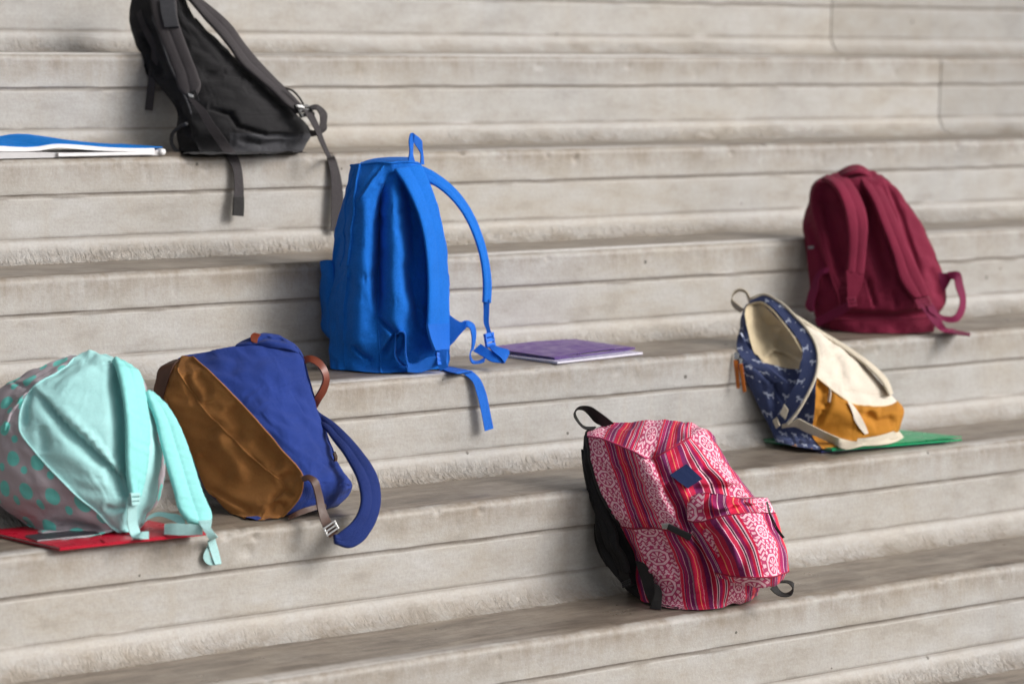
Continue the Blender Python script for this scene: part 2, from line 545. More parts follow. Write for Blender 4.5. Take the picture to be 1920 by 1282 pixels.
def cloth(G, su, sv, iters, goal, bend, n, seed, collide=True, quiet=0):
    """wrinkles: a cloth a little too large for its shape buckles under its own threads. G (v,u,3), u closed"""
    X0 = G.copy(); X = G.copy()
    r = np.random.default_rng(seed)
    nv, nu, _ = G.shape
    # smooth start noise
    nz = r.normal(size=(nv, nu))
    for _ in range(18):
        nz = (nz+np.roll(nz, 1, 1)+np.roll(nz, -1, 1)+np.vstack([nz[:1], nz[:-1]])+np.vstack([nz[1:], nz[-1:]]))/5
    nz /= (np.abs(nz).max()+1e-9)
    du_ = np.roll(G, -1, 1)-np.roll(G, 1, 1)
    dv_ = np.empty_like(G); dv_[1:-1] = G[2:]-G[:-2]; dv_[0] = G[1]-G[0]; dv_[-1] = G[-1]-G[-2]
    N = np.cross(du_, dv_); N /= (np.linalg.norm(N, axis=2, keepdims=True)+1e-12)
    X += N*(nz*0.006)[..., None]
    lo = r.normal(size=(nv, nu))
    for _ in range(60):
        lo = (lo+np.roll(lo, 1, 1)+np.roll(lo, -1, 1)+np.vstack([lo[:1], lo[:-1]])+np.vstack([lo[1:], lo[-1:]]))/5
    lo = (lo-lo.min())/(np.ptp(lo)+1e-9)
    msk = (0.3+1.1*lo)
    Lu = np.linalg.norm(np.roll(X0, -1, 1)-X0, axis=2)*(1+su*msk)
    Lv = np.linalg.norm(X0[1:]-X0[:-1], axis=2)*(1+sv*msk[:-1])
    Ld = np.linalg.norm(np.roll(X0, -1, 1)[1:]-X0[:-1], axis=2)*(1+0.5*(su+sv)*msk[:-1])
    Le = np.linalg.norm(np.roll(X0, 1, 1)[1:]-X0[:-1], axis=2)*(1+0.5*(su+sv)*msk[:-1])
    def lap(A):
        B = np.zeros_like(A)
        B[1:-1] = (A[2:]+A[:-2]+np.roll(A, 1, 1)[1:-1]+np.roll(A, -1, 1)[1:-1])/4-A[1:-1]
        return B
    lap0 = lap(X0)
    zf = -n*RISE+0.002
    def corr(D, L):
        ln = np.linalg.norm(D, axis=2)
        return D*(0.5*(ln-L)/(ln+1e-9))[..., None]
    for it in range(iters):
        acc = np.zeros_like(X)
        c = corr(np.roll(X, -1, 1)-X, Lu); acc += c; acc -= np.roll(c, 1, 1)
        c = corr(X[1:]-X[:-1], Lv); acc[:-1] += c; acc[1:] -= c
        c = corr(np.roll(X, -1, 1)[1:]-X[:-1], Ld)*0.7; acc[:-1] += c; t_ = np.zeros_like(X); t_[1:] = c; acc -= np.roll(t_, 1, 1)
        c = corr(np.roll(X, 1, 1)[1:]-X[:-1], Le)*0.7; acc[:-1] += c; t_ = np.zeros_like(X); t_[1:] = c; acc -= np.roll(t_, -1, 1)
        X = X + acc*0.42
        X = X + bend*(lap(X)-lap0)
        X = X + goal*(X0-X)
        if collide:
            X[..., 2] = np.maximum(X[..., 2], zf)
            ry = riser_y(n, X[..., 2])-0.004
            X[..., 1] = np.minimum(X[..., 1], ry)
    return X

def loft(P, n, rows, back, creasec=(), creaser=(), res=0.0035, folds=(), su=0.02, sv=0.01, iters=70, goal=0.03, bend=0.25, seed=1,
         captop=True, capbot=True, ucol=None, vrow=None):
    """closed soft body from photo rows (top to bottom) of visible points plus hidden back depth"""
    K = len(rows[0])
    ctl = []
    for r, b in zip(rows, back):
        pts = [P(*p) for p in r]
        L_, R_ = pts[0], pts[-1]
        bs = b if isinstance(b, (tuple, list)) else (b*0.72, b, b*0.72)
        for t, bb in zip((0.18, 0.5, 0.82), bs):
            q = R_*(1-t)+L_*t + AWAY*bb
            q[2] = (R_[2]*(1-t)+L_[2]*t)
            pts.append(q)
        ctl.append(pts)
    C = np.array(ctl)                                  # rows, cols, 3
    KK = C.shape[1]
    segu = np.linalg.norm(np.roll(C, -1, 1)-C, axis=2).mean(0)
    tu = np.concatenate([[0], np.cumsum(segu)])
    ku = [max(3, int(round(s/(res if i < K-1 else res*2.2)))) for i, s in enumerate(segu)]
    D = np.array([hermite(C[i], tu, ku, creasec, True) for i in range(len(C))])
    segv = np.linalg.norm(np.diff(C[:, :K], axis=0), axis=2).mean(1)
    tv = np.concatenate([[0], np.cumsum(segv)])
    kv = [max(3, int(round(s/res))) for s in segv]
    G = hermite(D, tv, kv, creaser, False)             # nv, nu, 3
    colidx = np.concatenate([[0], np.cumsum(ku)])      # start sample of each control column
    rowidx = np.concatenate([[0], np.cumsum(kv)])
    # control-space coordinates for patterns
    uval = list(ucol) if ucol is not None else list(tu[:K])
    uu = np.zeros(G.shape[1])
    for i in range(KK):
        a = uval[i] if i < K else uval[-1]+(tu[i]-tu[K-1])
        b = uval[i+1] if i+1 < K else uval[-1]+(tu[i+1]-tu[K-1])
        uu[colidx[i]:colidx[i+1]] = a+(b-a)*np.arange(ku[i])/ku[i]
    vval = list(vrow) if vrow is not None else list(tv)
    vv = np.zeros(G.shape[0])
    for i in range(len(kv)):
        vv[rowidx[i]:rowidx[i+1]] = vval[i]+(vval[i+1]-vval[i])*np.arange(kv[i])/kv[i]
    vv[-1] = vval[-1]
    # folds
    du_ = np.roll(G, -1, 1)-np.roll(G, 1, 1)
    dv_ = np.empty_like(G); dv_[1:-1] = G[2:]-G[:-2]; dv_[0] = G[1]-G[0]; dv_[-1] = G[-1]-G[-2]
    N = np.cross(du_, dv_); N /= (np.linalg.norm(N, axis=2, keepdims=True)+1e-12)
    vdir = (G-CAM); vdir /= np.linalg.norm(vdir, axis=2, keepdims=True)
    fc = (N*vdir).sum(2)
    cen = G.mean((0, 1))
    outw = ((G-cen)*N).sum(2).mean()
    facing = -fc if outw > 0 else fc
    front = np.clip(facing*3, 0, 1).ravel()
    V = G.reshape(-1, 3)
    for f in folds:
        V = fold_push(V, front, *f)
    G = V.reshape(G.shape)
    if iters:
        G = cloth(G, su, sv, iters, goal, bend, n, seed)
    class R: pass
    o = R()
    o.G, o.uu, o.vv, o.colidx, o.rowidx, o.K, o.flip = G, uu, vv, colidx, rowidx, K, outw < 0
    o.captop, o.capbot = captop, capbot
    o.metric = None
    return o

def loft_part(o, name, mat, parent, c0, c1, r0, r1, caps=(False, False), shift_uv=None, metric=None, planar=False):
    """one panel of a loft: control columns c0..c1 (c1 may wrap past the back), rows r0..r1"""
    nu = o.G.shape[1]
    i0, i1 = o.colidx[c0], (o.colidx[c1] if c1 < len(o.colidx) else nu)
    js = np.arange(o.rowidx[r0], o.rowidx[r1]+1)
    is_ = np.arange(i0, i1+1)
    full = (i1-i0) == nu
    sub = o.G[js][:, is_ % nu]
    V = sub.reshape(-1, 3)
    ul = np.append(o.uu, o.uu[-1]+(o.uu[-1]-o.uu[-2]))
    U = np.array([[ul[i], o.vv[j]] for j in js for i in is_])
    if metric is not None:                          # true cloth lengths, measured from one control column
        du = np.concatenate([np.zeros((len(js), 1)), np.cumsum(np.linalg.norm(np.diff(sub, axis=1), axis=2), axis=1)], 1)
        k = list(is_).index(o.colidx[metric]) if metric < len(o.colidx)-1 else len(is_)-1
        du = du-du[:, k:k+1]
        dv = np.concatenate([[0], np.cumsum(np.linalg.norm(np.diff(sub, axis=0), axis=2).mean(1))])
        U = np.stack([du, np.repeat(dv[:, None], len(is_), 1)], -1).reshape(-1, 2)
    if planar:                                      # lay the print flat on the panel's own mean plane
        d1 = np.gradient(sub, axis=1); d0 = np.gradient(sub, axis=0)
        nn = np.cross(d1, d0); nn /= np.linalg.norm(nn, axis=2, keepdims=True)+1e-12
        nn = nn[:, len(is_)//3:].mean((0, 1)); nn /= np.linalg.norm(nn)
        e2 = np.array([0, 0, 1.])-nn*nn[2]; e2 /= np.linalg.norm(e2); e1 = np.cross(e2, nn)
        U = np.stack([(V-V.mean(0)) @ e1, (V-V.mean(0)) @ e2], -1)
    if shift_uv is not None:
        U = shift_uv(U)
    w = len(is_)
    F = []
    for j in range(len(js)-1):
        for i in range(w-1):
            a = j*w+i
            f = (a, a+1, a+w+1, a+w)
            F.append(f if not o.flip else f[::-1])
    V = list(V); U = list(U)
    for cap, jj, inv in ((caps[0], 0, True), (caps[1], len(js)-1, False)):
        if cap:
            ring = [jj*w+i for i in range(w)]
            cen = np.mean([V[k] for k in ring], axis=0)
            prev = ring
            for s in (0.72, 0.36):
                cur = []
                for k in ring:
                    V.append(cen+(V[k]-cen)*s); U.append(U[k]*np.array([1, 1]) + np.array([0, (0.03 if not inv else -0.03)*(1-s)])); cur.append(len(V)-1)
                for i in range(w-1):
                    f = (prev[i], prev[i+1], cur[i+1], cur[i])
                    F.append(f if (inv == o.flip) is False else f[::-1])
                prev = cur
            V.append(cen); U.append(U[ring[0]])
            for i in range(w-1):
                f = (prev[i], prev[i+1], len(V)-1)
                F.append(f if (inv == o.flip) is False else f[::-1])
    return mesh_obj(name, V, F, mat, parent, True, U)

def tube(name, pts, rad, mat, parent, sides=7, closed=False, dense=True, step=0.004):
    pts = np.asarray(pts, float)
    if dense and len(pts) > 2:
        seg = np.linalg.norm(np.diff(np.vstack([pts, pts[:1]]) if closed else pts, axis=0), axis=1)+1e-6
        ts = np.concatenate([[0], np.cumsum(seg)])
        pts = hermite(pts, ts, [max(2, int(s/step)) for s in seg], (), closed)
    n_ = len(pts)
    V, F = [], []
    prevn = None
    for i in range(n_):
        t = (pts[(i+1) % n_]-pts[i-1]) if (closed or 0 < i < n_-1) else (pts[min(i+1, n_-1)]-pts[max(i-1, 0)])
        t = t/(np.linalg.norm(t)+1e-12)
        a = prevn if prevn is not None else (np.array([0, 0, 1.]) if abs(t[2]) < 0.9 else np.array([1., 0, 0]))
        a = a-t*(a @ t); a /= np.linalg.norm(a)+1e-12
        prevn = a
        b = np.cross(t, a)
        r = rad[i*len(rad)//n_] if isinstance(rad, (list, tuple)) else rad
        for k in range(sides):
            w = 2*math.pi*k/sides
            V.append(pts[i]+(a*math.cos(w)+b*math.sin(w))*r)
    for i in range(n_ if closed else n_-1):
        for k in range(sides):
            p, q = i*sides+k, i*sides+(k+1) % sides
            p2, q2 = ((i+1) % n_)*sides+k, ((i+1) % n_)*sides+(k+1) % sides
            F.append((p, q, q2, p2))
    if not closed:
        F.append(tuple(range(sides))[::-1]); F.append(tuple((n_-1)*sides+k for k in range(sides)))
    return mesh_obj(name, V, F, mat, parent)

def seam(o, parent, mat, rad=0.0016, colk=None, rowk=None, a=0, b=None, name='seam', out=0.0005):
    if colk is not None:
        b = len(o.rowidx)-1 if b is None else b
        pts = o.G[o.rowidx[a]:o.rowidx[b]+1, o.colidx[colk]]
    else:
        b = o.K-1 if b is None else b
        pts = o.G[o.rowidx[rowk], o.colidx[a]:o.colidx[b]+1]
    pts = np.array(pts)
    pts = pts - AWAY*out
    return tube(name, pts[::2] if len(pts) > 6 else pts, rad, mat, parent, 6, False, False)

def ribbon(name, P, pts, thick, mat, parent, pad=False, seg=None, puff=0.0, closed=False, rip=0.0):
    """strap: each station gives its left and right edge in the photo and their depth (xl, yl, al, xr, yr, ar)"""
    Lp = np.array([P(p[0], p[1], p[2]) for p in pts]); Rp = np.array([P(p[3], p[4], p[5]) for p in pts])
    mid = (Lp+Rp)/2
    sg = np.linalg.norm(np.diff(mid, axis=0), axis=1)+1e-5
    ts = np.concatenate([[0], np.cumsum(sg)])
    k = [max(3, int(s/0.004)) for s in sg]
    Ld, Rd = hermite(Lp, ts, k), hermite(Rp, ts, k)
    n_ = len(Ld)
    # cross section (s along width -1..1, h thickness -1..1)
    if pad:
        prof = [(-1, 0), (-0.97, 0.6), (-0.86, 0.92), (-0.6, 1.0), (-0.3, 1.0), (-0.06, 0.86), (0, 0.72), (0.06, 0.86), (0.3, 1.0), (0.6, 1.0), (0.86, 0.92), (0.97, 0.6), (1, 0)]
        prof += [(s, -h) for s, h in prof[-2:0:-1]]
    else:
        # four strips with their own corners, so that webbing keeps flat faces and crisp edges
        prof = [(-1, 1), (-0.9, 1.02), (-0.5, 1), (0, 1), (0.5, 1), (0.9, 1.02), (1, 1), (1, 1), (1, -1), (1, -1), (0, -1), (-1, -1), (-1, -1), (-1, 1)]
        breaks = {6, 8, 11, 13}
    if pad: breaks = set()
    V, F, U = [], [], []
    prev = None
    dist = 0
    for i in range(n_):
        t = (Ld[min(i+1, n_-1)]+Rd[min(i+1, n_-1)]-Ld[max(i-1, 0)]-Rd[max(i-1, 0)])
        w = Rd[i]-Ld[i]
        nn = np.cross(t, w)
        if np.linalg.norm(nn) < 1e-10 and prev is not None: nn = prev
        nn = nn/(np.linalg.norm(nn)+1e-12)
        if prev is not None and nn @ prev < -0.2: nn = -nn
        prev = nn
        if i: dist += np.linalg.norm((Ld[i]+Rd[i]-Ld[i-1]-Rd[i-1])/2)
        c = (Ld[i]+Rd[i])/2
        rr = rip*math.sin(dist*520+math.sin(dist*130)*2.0) if rip else 0.0
        for s, h in prof:
            V.append(c+w/2*s+nn*(thick/2)*h*(1+rr*(1-abs(s)*0.4))); U.append((s*np.linalg.norm(w)/2, dist))
    m = len(prof)
    for i in range(n_-1):
        for j in range(m):
            if j in breaks: continue
            a, b = i*m+j, i*m+(j+1) % m
            F.append((a, b, b+m, a+m))
    if pad:
        F.append(tuple(range(m))[::-1]); F.append(tuple((n_-1)*m+j for j in range(m)))
    else:
        F.append((0, 6, 8, 11)); e = (n_-1)*m; F.append((e+11, e+8, e+6, e))
    return mesh_obj(name, V, F, mat, parent, True, U)

def webbing(name, P, line, width, thick, mat, parent, wdir=None):
    """flat webbing along a centre line (x, y, a); width in photo pixels across, or a world width direction"""
    pts = []
    for i, (x, y, a, *rest) in enumerate(line):
        ang = rest[0] if rest else None
        if ang is None:
            x0, y0 = line[max(i-1, 0)][:2]; x1, y1 = line[min(i+1, len(line)-1)][:2]
            d = math.hypot(x1-x0, y1-y0) or 1
            nx, ny = -(y1-y0)/d, (x1-x0)/d
        else:
            nx, ny = math.cos(math.radians(ang)), math.sin(math.radians(ang))
        w = rest[1] if len(rest) > 1 else width
        da = rest[2] if len(rest) > 2 else 0.0
        aL = a if isinstance(a, str) else a-da
        aR = a if isinstance(a, str) else a+da
        pts.append((x+nx*w/2, y+ny*w/2, aL, x-nx*w/2, y-ny*w/2, aR))
    return ribbon(name, P, pts, thick, mat, parent)

def block(name, P, quad, depth, mat, parent, bevel=0.0012, frame=False, bar=0.28):
    """small moulded piece: photo quad (4 points x,y,a) extruded away by depth; frame=True leaves openings"""
    pts = [P(*q) for q in quad]
    nrm = np.cross(pts[1]-pts[0], pts[3]-pts[0]); nrm /= np.linalg.norm(nrm)
    if nrm @ AWAY < 0: nrm = -nrm
    bm = bmesh.new()
    if not frame:
        vs = [bm.verts.new(p) for p in pts]+[bm.verts.new(p+nrm*depth) for p in pts]
        for f in ((0, 1, 2, 3), (7, 6, 5, 4), (0, 4, 5, 1), (1, 5, 6, 2), (2, 6, 7, 3), (3, 7, 4, 0)):
            bm.faces.new([vs[k] for k in f])
    else:
        def q(u, v): return (pts[0]*(1-u)+pts[1]*u)*(1-v)+(pts[3]*(1-u)+pts[2]*u)*v
        cells = [(0, 1, 0, bar*0.7), (0, 1, 0.5-bar*.35, 0.5+bar*.35), (0, 1, 1-bar*0.7, 1), (0, 0.14, bar*0.7, 1-bar*0.7), (0.86, 1, bar*0.7, 1-bar*0.7)]
        for j, (u0, u1, v0, v1) in enumerate(cells):
            o_ = nrm*(0.0004*(j > 2))
            cs = [q(u0, v0)+o_, q(u1, v0)+o_, q(u1, v1)+o_, q(u0, v1)+o_]
            vs = [bm.verts.new(p) for p in cs]+[bm.verts.new(p+nrm*(depth-0.0008*(j > 2))) for p in cs]
            for f in ((0, 1, 2, 3), (7, 6, 5, 4), (0, 4, 5, 1), (1, 5, 6, 2), (2, 6, 7, 3), (3, 7, 4, 0)):
                bm.faces.new([vs[k] for k in f])
    bmesh.ops.recalc_face_normals(bm, faces=bm.faces[:])
    if bevel:
        bmesh.ops.bevel(bm, geom=bm.edges[:], offset=bevel, segments=2, affect='EDGES', profile=0.6)
    if parent is not None:
        bmesh.ops.translate(bm, verts=bm.verts[:], vec=-parent.location)
    me = bpy.data.meshes.new(name)
    bm.to_mesh(me); bm.free()
    return link(name, me, mat, parent)

def sheet(name, corners, thick, mat, parent, nu=24, nv=16, bend=None, uv=True):
    """thin folder cover or paper from 4 world corners; bend(u,v) lifts it"""
    c = [np.asarray(p, float) for p in corners]
    V, F, U = [], [], []
    for side in (0, 1):
        for j in range(nv+1):
            for i in range(nu+1):
                u, v = i/nu, j/nv
                p = (c[0]*(1-u)+c[1]*u)*(1-v)+(c[3]*(1-u)+c[2]*u)*v
                p = p + np.array([0, 0, (bend(u, v) if bend else 0)+(thick if side == 0 else 0)])
                V.append(p); U.append((u, v))
    S = (nu+1)*(nv+1)
    W = nu+1
    for j in range(nv):
        for i in range(nu):
            a = j*W+i
            F.append((a, a+1, a+W+1, a+W)); F.append((S+a+W, S+a+W+1, S+a+1, S+a))
    for i in range(nu):
        F.append((i+1, i, S+i, S+i+1)); a = nv*W+i; F.append((a, a+1, S+a+1, S+a))
    for j in range(nv):
        a = j*W; F.append((a, a+W, S+a+W, S+a)); a = j*W+nu; F.append((a+W, a, S+a, S+a+W))
    o = mesh_obj(name, V, F, mat, parent, False, U)
    bm = bmesh.new(); bm.from_mesh(o.data); bmesh.ops.recalc_face_normals(bm, faces=bm.faces[:]); bm.to_mesh(o.data); bm.free()
    return o

METAL = plain('steel', (0.62, 0.61, 0.60), 0.25, 1.0)
LEATHER_RED = plain('chestnut_leather', srgb(112, 52, 34), 0.42, 0, 0.5, 0.22)
LEATHER_DK = plain('dark_brown_leather', srgb(72, 48, 38), 0.5, 0, 0.4, 0.2)

# ------------------------------------------------------------------ royal blue rucksack
BLUE = fabric('royal_blue_cloth', srgb(8, 98, 190), 0.85, 0.12, 0.12, 0.5, 0.18, fleck=0.6)
BLUE_WEB = fabric('royal_blue_webbing', srgb(6, 92, 188), 0.7, 0.08, 0.1, 0.5, 0.3)
BLUE_PLASTIC = plain('royal_blue_plastic', srgb(10, 100, 206), 0.35)
def blue_bag():
    B0 = on_tread(715, 698, 3)
    P = Place(B0, 3)
    t = thing('backpack', 'bright royal blue cloth backpack standing upright with one shoulder strap arching free', 'backpack', B0)
    rows = [
        [(659, 312, .075), (664, 310, .04), (674, 309, .02), (706, 305, .005), (736, 306, .0), (752, 305, .01), (769, 305, .02), (788, 309, .06)],
        [(653, 338, .07), (659, 336, .035), (669, 337, .01), (700, 332, .0), (728, 328, .008), (744, 330, .004), (765, 333, .01), (800, 335, .05)],
        [(646, 365, .07), (652, 366, .03), (665, 368, .0), (690, 368, -.012), (716, 364, .012), (738, 366, -.012), (764, 372, .008), (813, 368, .05)],
        [(630, 430, .08), (646, 430, .03), (660, 430, -.008), (686, 430, -.026), (711, 430, .008), (737, 430, -.03), (768, 430, .008), (829, 430, .06)],
        [(622, 500, .08), (640, 500, .03), (653, 500, -.012), (681, 500, -.034), (709, 500, -.002), (737, 500, -.042), (773, 500, .0), (838, 500, .06)],
        [(619, 580, .07), (629, 580, .03), (644, 580, -.010), (676, 580, -.036), (708, 580, -.016), (740, 580, -.046), (778, 580, -.002), (840, 580, .06)],
        [(619, 640, .055), (629, 640, .025), (644, 640, -.002), (674, 640, -.024), (710, 640, -.020), (742, 640, -.030), (782, 640, .0), (841, 640, .06)],
        [(620, 677, .042), (631, 679, .024), (646, 681, .012), (678, 684, .0), (714, 686, -.008), (748, 684, -.004), (788, 680, .02), (841, 675, .07)],
        [(621, 690, 'g'), (632, 692, 'g'), (648, 693, 'g'), (680, 696, 'g'), (714, 698, 'g'), (748, 697, 'g'), (790, 693, 'g'), (838, 689, 'g')],
    ]
    back = [.05, .06, .08, .10, .11, .12, .12, .11, .10]
    folds = [
        ([(714, 345), (711, 400), (709, 470), (708, 560), (708, 597)], .018, 7, 'valley'),
        ([(741, 322), (758, 360), (768, 400), (772, 440), (775, 520), (782, 580)], .018, 15, 'valley'),
        ([(757, 480), (766, 520), (778, 570), (788, 620)], .010, 8, 'valley'),
        ([(720, 310), (700, 335), (682, 362), (668, 380)], -.010, 6, 'step'),
        ([(722, 330), (712, 350), (700, 400)], -.006, 6, 'valley'),
        ([(622, 545), (640, 524), (652, 508)], -.014, 9, 'stepr'),
        ([(618, 560), (626, 500), (640, 440)], .012, 6, 'valley'),
        ([(708, 597), (722, 612), (738, 628), (726, 645), (712, 668)], .016, 9, 'step'),
        ([(658, 648), (675, 665), (698, 682)], .010, 7, 'step'),
        ([(655, 500), (650, 560), (648, 620)], .008, 9, 'valley'),
        ([(690, 470), (694, 540), (700, 600)], -.006, 10, 'valley'),
        ([(745, 430), (752, 480), (756, 540), (760, 600)], -.006, 9, 'valley'),
    ]
    o = loft(P, 3, rows, back, creasec=(2, 4), creaser=(0, 8), folds=folds, su=.05, sv=.05, iters=120, goal=.003, bend=.012, seed=3)
    loft_part(o, 'front_panel', BLUE, t, 7, 12, 0, 8)
    loft_part(o, 'edge_panel', BLUE, t, 0, 2, 0, 8)
    loft_part(o, 'side_panel', BLUE, t, 2, 4, 0, 8)
    loft_part(o, 'back_panel', BLUE, t, 4, 7, 0, 8)
    # wrap the hidden part: base and the open mouth with its hem
    ring = o.G[-1]; cen = ring.mean(0)
    V = list(ring)+[cen]; mesh_obj('base', V, [(i, (i+1) % len(ring), len(ring)) for i in range(len(ring))], BLUE, t)
    top = o.G[0]; cen = top.mean(0)-np.array([0, 0, .05]); m = len(top)
    inn = cen+(top-cen)*.86-np.array([0, 0, .012])
    V = list(top)+list(inn)+[cen]
    F = [(i, (i+1) % m, m+(i+1) % m, m+i) for i in range(m)]+[(m+i, m+(i+1) % m, 2*m) for i in range(m)]
    mesh_obj('lining', V, F, BLUE, t)
    tube('hem', top[::3], .0022, BLUE, t, 6, True, False)
    seam(o, t, BLUE, .0024, colk=2, a=0, b=4)
    seam(o, t, BLUE, .0018, colk=1, a=0, b=4)
    seam(o, t, BLUE, .0018, colk=4, a=4, b=8)
    # far lip of the mouth
    ribbon('mouth_flap', P, [(676, 306, .10, 674, 318, .06), (700, 299, .12, 704, 311, .06), (730, 296, .13, 735, 307, .06), (767, 296, .12, 770, 306, .07)], .003, BLUE, t)
    # front pocket seen edge-on
    pk = loft(P, 3, [[(602, 491, .12), (606, 489, .095), (618, 488, .08), (624, 490, .08)], [(601, 520, .12), (606, 520, .09), (616, 522, .075), (626, 522, .07)],
                     [(602, 580, .12), (607, 580, .088), (617, 580, .07), (628, 580, .065)], [(605, 620, .115), (609, 622, .09), (618, 624, .07), (628, 625, .065)],
                     [(612, 632, .11), (615, 634, .09), (620, 635, .075), (628, 636, .07)]], [.03]*5, creaser=(0, 4), su=.04, sv=.04, iters=60, goal=.008, bend=.02, seed=5)
    pkp = loft_part(pk, 'front_pocket', BLUE, t, 0, 7, 0, 4, (True, True))
    # near shoulder strap
    st = ribbon('shoulder_strap', P, [(739, 318, -.004, 789, 309, .035), (756, 341, -.012, 801, 335, .035), (770, 367, -.022, 813, 366, .035), (787, 409, -.034, 829, 428, .04),
                                      (798, 460, -.038, 837, 488, .045), (803, 520, -.040, 840, 540, .045), (803, 570, -.040, 841, 580, .045), (801, 614, -.038, 841, 612, .045)],
                .009, BLUE, t, pad=True)
    ribbon('strap_patch', P, [(800, 608, -.046, 841, 606, .038), (806, 634, -.046, 841, 632, .038), (815, 657, -.042, 841, 655, .034)], .005, BLUE_WEB, t)
    webbing('strap_webbing', P, [(829, 655, -.012), (829, 668, -.012), (829, 682, -.010), (833, 691, -.006)], 17, .002, BLUE_WEB, t)
    block('buckle', P, [(819, 661, -.018), (839, 660, .0), (839, 683, .0), (821, 684, -.018)], .006, BLUE_PLASTIC, t, .0008, True, .42)
    ribbon('strap_tail', P, [(826, 690, 'g.004', 838, 686, 'g.004'), (838, 696, 'g.002', 862, 691, 'g.003'), (856, 700, 'g.003', 880, 695, 'g.003'), (872, 703, 'r.004', 889, 699, 'r.004'),
                             (884, 713, 'r.010', 899, 709, 'r.010'), (894, 738, 'r.014', 911, 736, 'r.014'), (901, 766, 'r.017', 917, 763, 'r.017'), (909, 808, 'r.020', 925, 803, 'r.020')],
           .0016, BLUE_WEB, t)
    # looped lower webbing on the back panel
    ribbon('gear_loop', P, [(742, 624, -.036, 743, 625, -.018), (741, 645, -.036, 743, 644, -.018), (741, 668, -.036, 744, 666, -.018), (755, 686, -.03, 758, 683, -.012), (770, 692, -.02, 772, 690, -.004)], .002, BLUE_WEB, t)
    ribbon('webbing_strip', P, [(744, 626, -.046, 744, 627, -.02), (749, 622, -.048, 750, 621, -.022), (757, 623, -.048, 758, 622, -.022), (760, 640, -.046, 761, 640, -.022), (760, 665, -.042, 762, 665, -.02), (764, 684, -.036, 766, 682, -.012)], .002, BLUE_WEB, t)
    ribbon('base_strap', P, [(764, 680, -.032, 764, 697, -.03), (778, 682, -.028, 784, 698, -.02), (797, 672, -.024, 801, 694, -.012), (822, 668, -.014, 823, 684, -.006)], .002, BLUE_WEB, t)
    # far strap arching clear of the bag
    ribbon('shoulder_strap', P, [(788, 340, .07, 789, 311, .10), (800, 341, .07, 806, 319, .105), (816, 348, .07, 825, 331, .11), (845, 371, .07, 857, 359, .115), (869, 401, .07, 883, 396, .115),
                                 (889, 442, .07, 902, 440, .115), (903, 491, .075, 915, 490, .115), (907, 530, .075, 920, 530, .115), (906, 567, .08, 919, 568, .115)], .007, BLUE, t, pad=True)
    webbing('strap_webbing', P, [(912, 562, .095, 0, 12), (912, 585, .095, 0, 11), (912, 606, .095, 0, 10), (916, 620, .095, 0, 8), (920, 634, .095, 0, 14)], 11, .003, BLUE_WEB, t)
    block('buckle', P, [(910, 626, .08), (926, 622, .10), (930, 648, .10), (914, 652, .08)], .006, BLUE_PLASTIC, t, .001, True, .4)
    ribbon('strap_anchor', P, [(838, 586, .055, 838, 654, .05), (852, 597, .055, 852, 640, .05), (866, 604, .055, 866, 623, .05), (874, 603, .055, 873, 616, .05)], .003, BLUE_WEB, t)
    ribbon('strap_webbing', P, [(864, 604, .056, 866, 622, .05), (876, 601, .06, 876, 613, .05), (887, 606, .065, 881, 616, .05), (892, 620, .07, 884, 626, .05), (891, 640, .07, 885, 642, .05), (887, 656, .07, 884, 656, .05)], .002, BLUE_WEB, t)
    ribbon('strap_webbing', P, [(887, 654, .07, 883, 656, .05), (882, 662, .06, 881, 668, .045), (887, 676, .055, 886, 681, .035), (899, 676, .055, 898, 681, .04), (911, 668, .06, 908, 678, .045)], .002, BLUE_WEB, t)
    ribbon('strap_webbing', P, [(901, 645, .08, 887, 658, .075), (915, 654, .07, 905, 668, .06), (930, 664, .06, 922, 678, .05), (948, 668, .06, 944, 681, .05)], .002, BLUE_WEB, t)
    ribbon('strap_webbing', P, [(924, 646, .085, 916, 650, .08), (938, 652, .075, 928, 662, .055), (954, 657, .07, 940, 672, .05), (955, 664, .065, 946, 681, .045)], .002, BLUE_WEB, t)
    # grab loop on top
    ribbon('grab_handle', P, [(763, 310, .03, 779, 307, .045), (768, 285, .03, 774, 290, .045), (767, 262, .035, 775, 268, .05), (770, 251, .04, 776, 254, .055), (776, 252, .05, 790, 263, .06), (776, 266, .05, 792, 278, .06), (789, 290, .055, 794, 300, .065), (788, 308, .055, 795, 309, .065)], .002, BLUE_WEB, t)
    return t
blue_bag()

# ------------------------------------------------------------------ printed cloth
def cloth_finish(t, base, rough=0.82, sheen=0.15):
    co = t.coord('Object')
    n1 = t.noise(co, 16.0, 4.0, 0.6)
    n2 = t.noise(co, 380.0, 2.0, 0.6)
    base = t.mix(t.mapr(n1, 0.3, 0.7, 0.0, 0.07), base, (0.02, 0.015, 0.02))
    base = t.mix(t.mapr(n2, 0.35, 0.7, 0.0, 0.03), base, (0.8, 0.75, 0.75))
    h = t.math('ADD', n2, t.math('MULTIPLY', t.noise(co, 60.0, 3.0), 1.1))
    cr = t.math('ABSOLUTE', t.math('SUBTRACT', t.noise(co, 17.0, 3.0, 0.55, 0.9), 0.5))
    nb = t.bump(t.math('SUBTRACT', 1.0, t.mapr(cr, 0.0, 0.16, 0, 1, True)), 0.12, 0.004)
    return t.done(base, rough, t.bump(h, 0.35, 0.0012, nb), **{'Sheen Weight': sheen*0.3, 'Specular IOR Level': 0.25})

